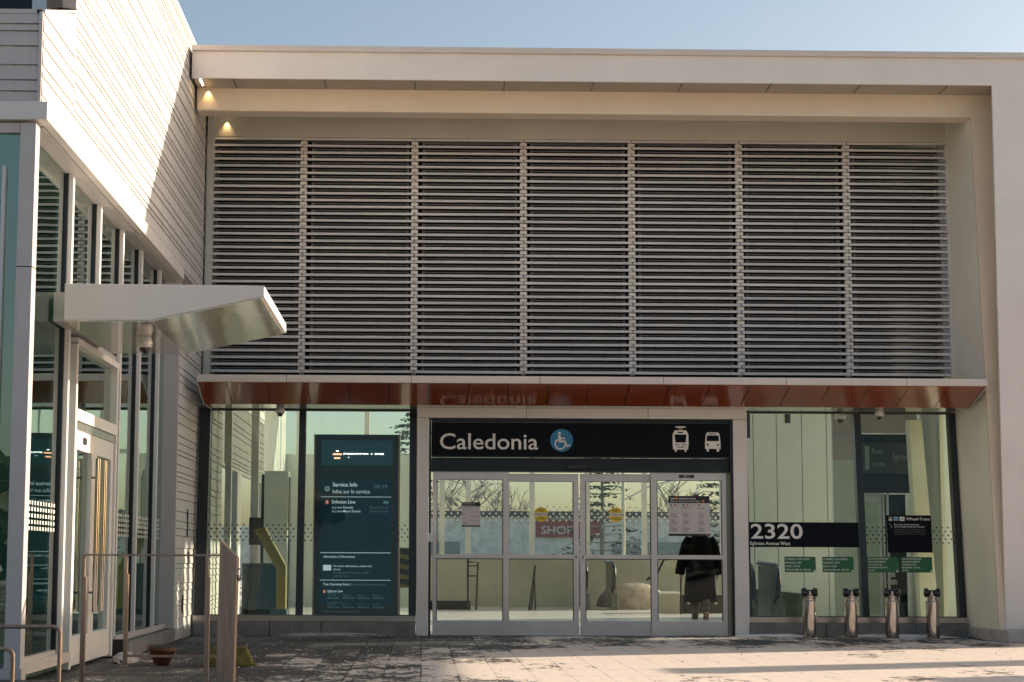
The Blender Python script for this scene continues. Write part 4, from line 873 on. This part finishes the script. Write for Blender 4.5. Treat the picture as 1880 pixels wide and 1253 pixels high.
# ================================================================= beyond the hall: trees, shop, snow
bark = plain("bark", (.24, .225, .20), .9, 0, .3, 10); needle = plain("needles", (.085, .105, .08), .8, 0, .35, 2)  # bark and needles paled to paint haze into their colour
def conifer(x, y, h, w, label, seed, dens=26):
    rnd = random.Random(seed); o = thing("conifer", label, "tree", (x, y, 0), group="conifers beyond the hall")
    part("trunk", MB().tube([(0, 0, 0), (.05, 0, h*.5), (0, .05, h)], [.02*h, .013*h, .02], 8), bark, o, local=True)
    m, br_ = MB(), MB(); lv = int(h*2.6)
    for i in range(lv):
        z = h*(.12+.86*i/lv); R_ = w*(1-i/lv)**.8*rnd.uniform(.65, 1.1)+.1
        for k in range(6):
            a = rnd.uniform(0, 6.28); L = R_*rnd.uniform(.6, 1.1); dx, dy = math.cos(a), math.sin(a); br_.tube([(0, 0, z), (dx*L*.6, dy*L*.6, z+.04*L), (dx*L, dy*L, z-.10*L)], [.03, .02, .006], 4)
            for q in range(dens):
                t = rnd.uniform(.2, 1.05); cx, cy, cz = dx*L*t+rnd.uniform(-.16, .16), dy*L*t+rnd.uniform(-.16, .16), z-.08*L*t*t+rnd.uniform(-.1, .06); s_ = rnd.uniform(.06, .15); b = rnd.uniform(0, 6.28)
                m.quad((cx-s_*math.cos(b), cy-s_*math.sin(b), cz), (cx+.3*s_*math.sin(b), cy-.3*s_*math.cos(b), cz+.04), (cx+s_*math.cos(b), cy+s_*math.sin(b), cz-.06), (cx-.3*s_*math.sin(b), cy+.3*s_*math.cos(b), cz-.05))
    part("limbs", br_, bark, o, local=True); part("crown", m, needle, o, local=True, recalc=False); return o
def bare_tree(x, y, h, label, seed):
    rnd = random.Random(seed); o = thing("bare_tree", label, "tree", (x, y, 0), group="bare winter trees beyond the hall"); m = MB(); tw = MB()
    def grow(p, d, L, rr, lev):
        q = p+d*L; (m if lev < 2 else tw).tube([p, p+d*L*.5+Vector((rnd.uniform(-.05, .05), rnd.uniform(-.05, .05), 0))*L, q], [rr, rr*.85, rr*.65], 6 if lev < 2 else 3)
        if lev >= 4: return
        for _ in range(3 if lev else 5):
            nd = (d*.6+Vector((rnd.uniform(-1, 1), rnd.uniform(-1, 1), rnd.uniform(-.1, .7)))).normalized(); grow(p+d*L*rnd.uniform(.55, 1), nd, L*rnd.uniform(.55, .75), rr*.55, lev+1)
    grow(Vector((0, 0, 0)), Vector((0, 0, 1)), h*.38, h*.022, 0); part("trunk", m, bark, o, local=True); part("twigs", tw, bark, o, local=True); return o
conifer(7.7, 46, 6.4, 2.8, "dark spreading conifer seen through the right sliding door", 2, 9)
conifer(-.6, 66, 12, 2.6, "tall conifer seen above the information screen", 3, 14); conifer(13.2, 48, 8, 2.6, "dark conifer at the top of the far right door leaf", 8, 16)
for x, y, h, lab, sd in ((1.6, 78, 8.6, "bare tree seen through the far left door leaf", 4), (5.2, 80, 8.2, "bare tree seen through the left sliding door", 5), (15.5, 79, 8.8, "bare tree with long side limbs behind the yellow sticker on the right", 6), (3.4, 84, 9, "furthest bare tree between the two left door leaves", 9)): bare_tree(x, y, h, lab, sd)
brick = plain("shop wall", (.58, .57, .51), .8, 0, .15, 2)
o = thing("shop_building", "low grey shop with a dark red sign seen through the left sliding door", "building", (5, 62, 0))
part("wall", MB().box(-8, 16, 62, 74, 0, 3.3), brick, o); part("roof_edge", MB().box(-8.2, 16.2, 61.8, 74, 3.3, 3.6), plain("shop roof", (.12, .12, .12), .7), o)
part("window", MB().box(-5, 2, 61.95, 62.02, .8, 2.0), plain("shop glass", (.22, .25, .24), .3), o); part("window", MB().box(10, 15, 61.95, 62.02, .8, 2.0), plain("shop glass dim", (.25, .28, .27), .3), o); s_ = part("sign_board", MB().box(6.0, 9.6, 61.8, 61.99, 2.25, 3.15), plain("sign red", (.26, .11, .10), .6), o); part("sign_letters", MB().text("SHOPS", 6.25, 2.42, .42, 8.25, 61.79, .02, .03), plain("faded lettering", (.50, .42, .40), .6), s_)
solo("snow_bank", MB().add(*(lambda q: (q.v, q.f))(lump(6, 36, 0, 11, 1.6, 1.0, 17, 60, 6, .12))), snow, "long ploughed snow bank beyond the rear glazing of the hall", "snow", smooth=True)
m = MB(); m.box(-30, 40, 84, 85, 0, 3.2)
solo("far_block", m, brick, "long dull block on the horizon behind the shop and trees", "building")
o = thing("street_pole", "thin grey street pole standing beyond the right sliding door", "pole", (7.9, 40, 0)); part("shaft", MB().tube([(7.9, 40, 0), (7.9, 40, 9)], .07, 8), steel, o); part("arm", MB().tube([(7.9, 40, 3.4), (9.0, 40, 4.0), (10.4, 40, 4.3)], .035, 6), steel, o)
# ================================================================= unseen blockers added at the right, shaped to cast the shadows on the paving
o = thing("shadow_bridge", "unseen raised box on piers added to shade the left paving", "shadow_caster", (15, -12, 0)); part("shadow_deck", MB().box(14, 15.6, -34, 1.0, 5.4, 6.82), cool, o, bevel=.02)
for y in (-33, -20, .4): part("shadow_pier", MB().box(14.5, 15.1, y-.25, y+.25, 0, 5.4), concrete, o)
for (x, y0_, y1_, h, lab) in ((13.2, -3.75, -3.05, 3.75, "unseen concrete pillar added for its shadow, nearest the station corner"), (14.4, -5.35, -4.75, 3.35, "unseen concrete pillar added for its shadow, further out on the paving")):
    o = thing("shadow_pillar", lab, "pillar", (x, (y0_+y1_)/2, 0), group="unseen pillars added for their shadows"); part("shaft", MB().box(x, x+.5, y0_, y1_, 0, h), concrete, o, bevel=.02); part("cap", MB().box(x-.03, x+.53, y0_-.03, y1_+.03, h, h+.06), concrete_d, o)  # pillars added out of view for the shadow bands

# dark wood edge and houses on the far side of the street, behind the camera
rnd = random.Random(31); m = MB()
for i in range(9000):
    x = rnd.uniform(-110, 110); y = -78+rnd.uniform(-6, 6); h = 9+4*math.sin(x*.13)+3*math.sin(x*.41+1)+2*math.sin(x*1.1); z = h*rnd.random()**.8; s_ = rnd.uniform(.5, 1.3); a = rnd.uniform(0, 6.28); e = rnd.uniform(-.6, .6)
    m.quad((x-s_*math.cos(a), y-s_*math.sin(a), z), (x+s_*e, y+s_*.5, z-s_*.5), (x+s_*math.cos(a), y+s_*math.sin(a), z+.2), (x-s_*e, y-s_*.4, z+s_*.7))
o = mesh("wood", m, plain("wood foliage", (.045, .055, .038), .9, 0, .3, 1), recalc=False); o["kind"] = "stuff"

# crumbs of snow and grit gathered along the wall foot and over the paving
rnd = random.Random(77); m = MB()
for i in range(1500):
    if i % 3 == 0: x, y = rnd.uniform(-3.1, 8), -.10-abs(rnd.gauss(0, .14))
    elif i % 3 == 1: x, y = rnd.uniform(-3.2, 7.8), rnd.uniform(-6, -.2)
    else: x, y = rnd.uniform(-3.2, 1.0), rnd.uniform(-9, -.5)
    if .0 < x < 4.7 and y > -.35 and i % 3 == 0: continue
    s_ = rnd.choice((.004, .005, .006, .008, .012)) * rnd.uniform(.7, 1.2); h = s_*rnd.uniform(.5, .9); a = rnd.uniform(0, 6.28)
    P = [(x+s_*math.cos(a+k*1.2566)*rnd.uniform(.7, 1.2), y+s_*math.sin(a+k*1.2566)*rnd.uniform(.7, 1.4)) for k in range(5)]
    m.hexa([(px, py, .0) for px, py in P], [(x+(px-x)*.5, y+(py-y)*.5, h) for px, py in P])
o = mesh("snow_crumbs", m, plain("snow crumb", (.50, .48, .46), .9, 0, .4, 3)); o["kind"] = "stuff"
for k, (x, w, lab) in enumerate(((5.1, .5, "thin line of snow heaped along the wall foot left of the polished pipes"), (6.9, .8, "thin line of snow heaped along the wall foot between the right hand pipes"), (-1.3, .7, "thin line of snow heaped along the wall foot under the information screen"))):
    solo("snow_ridge", lump(x, -.16, 0, w, .10, .045, 40+k, 30, 5, .3), snow if k < 2 else plain("grey slush", (.42, .40, .38), .85, 0, .2, 9), lab, "snow", smooth=True)
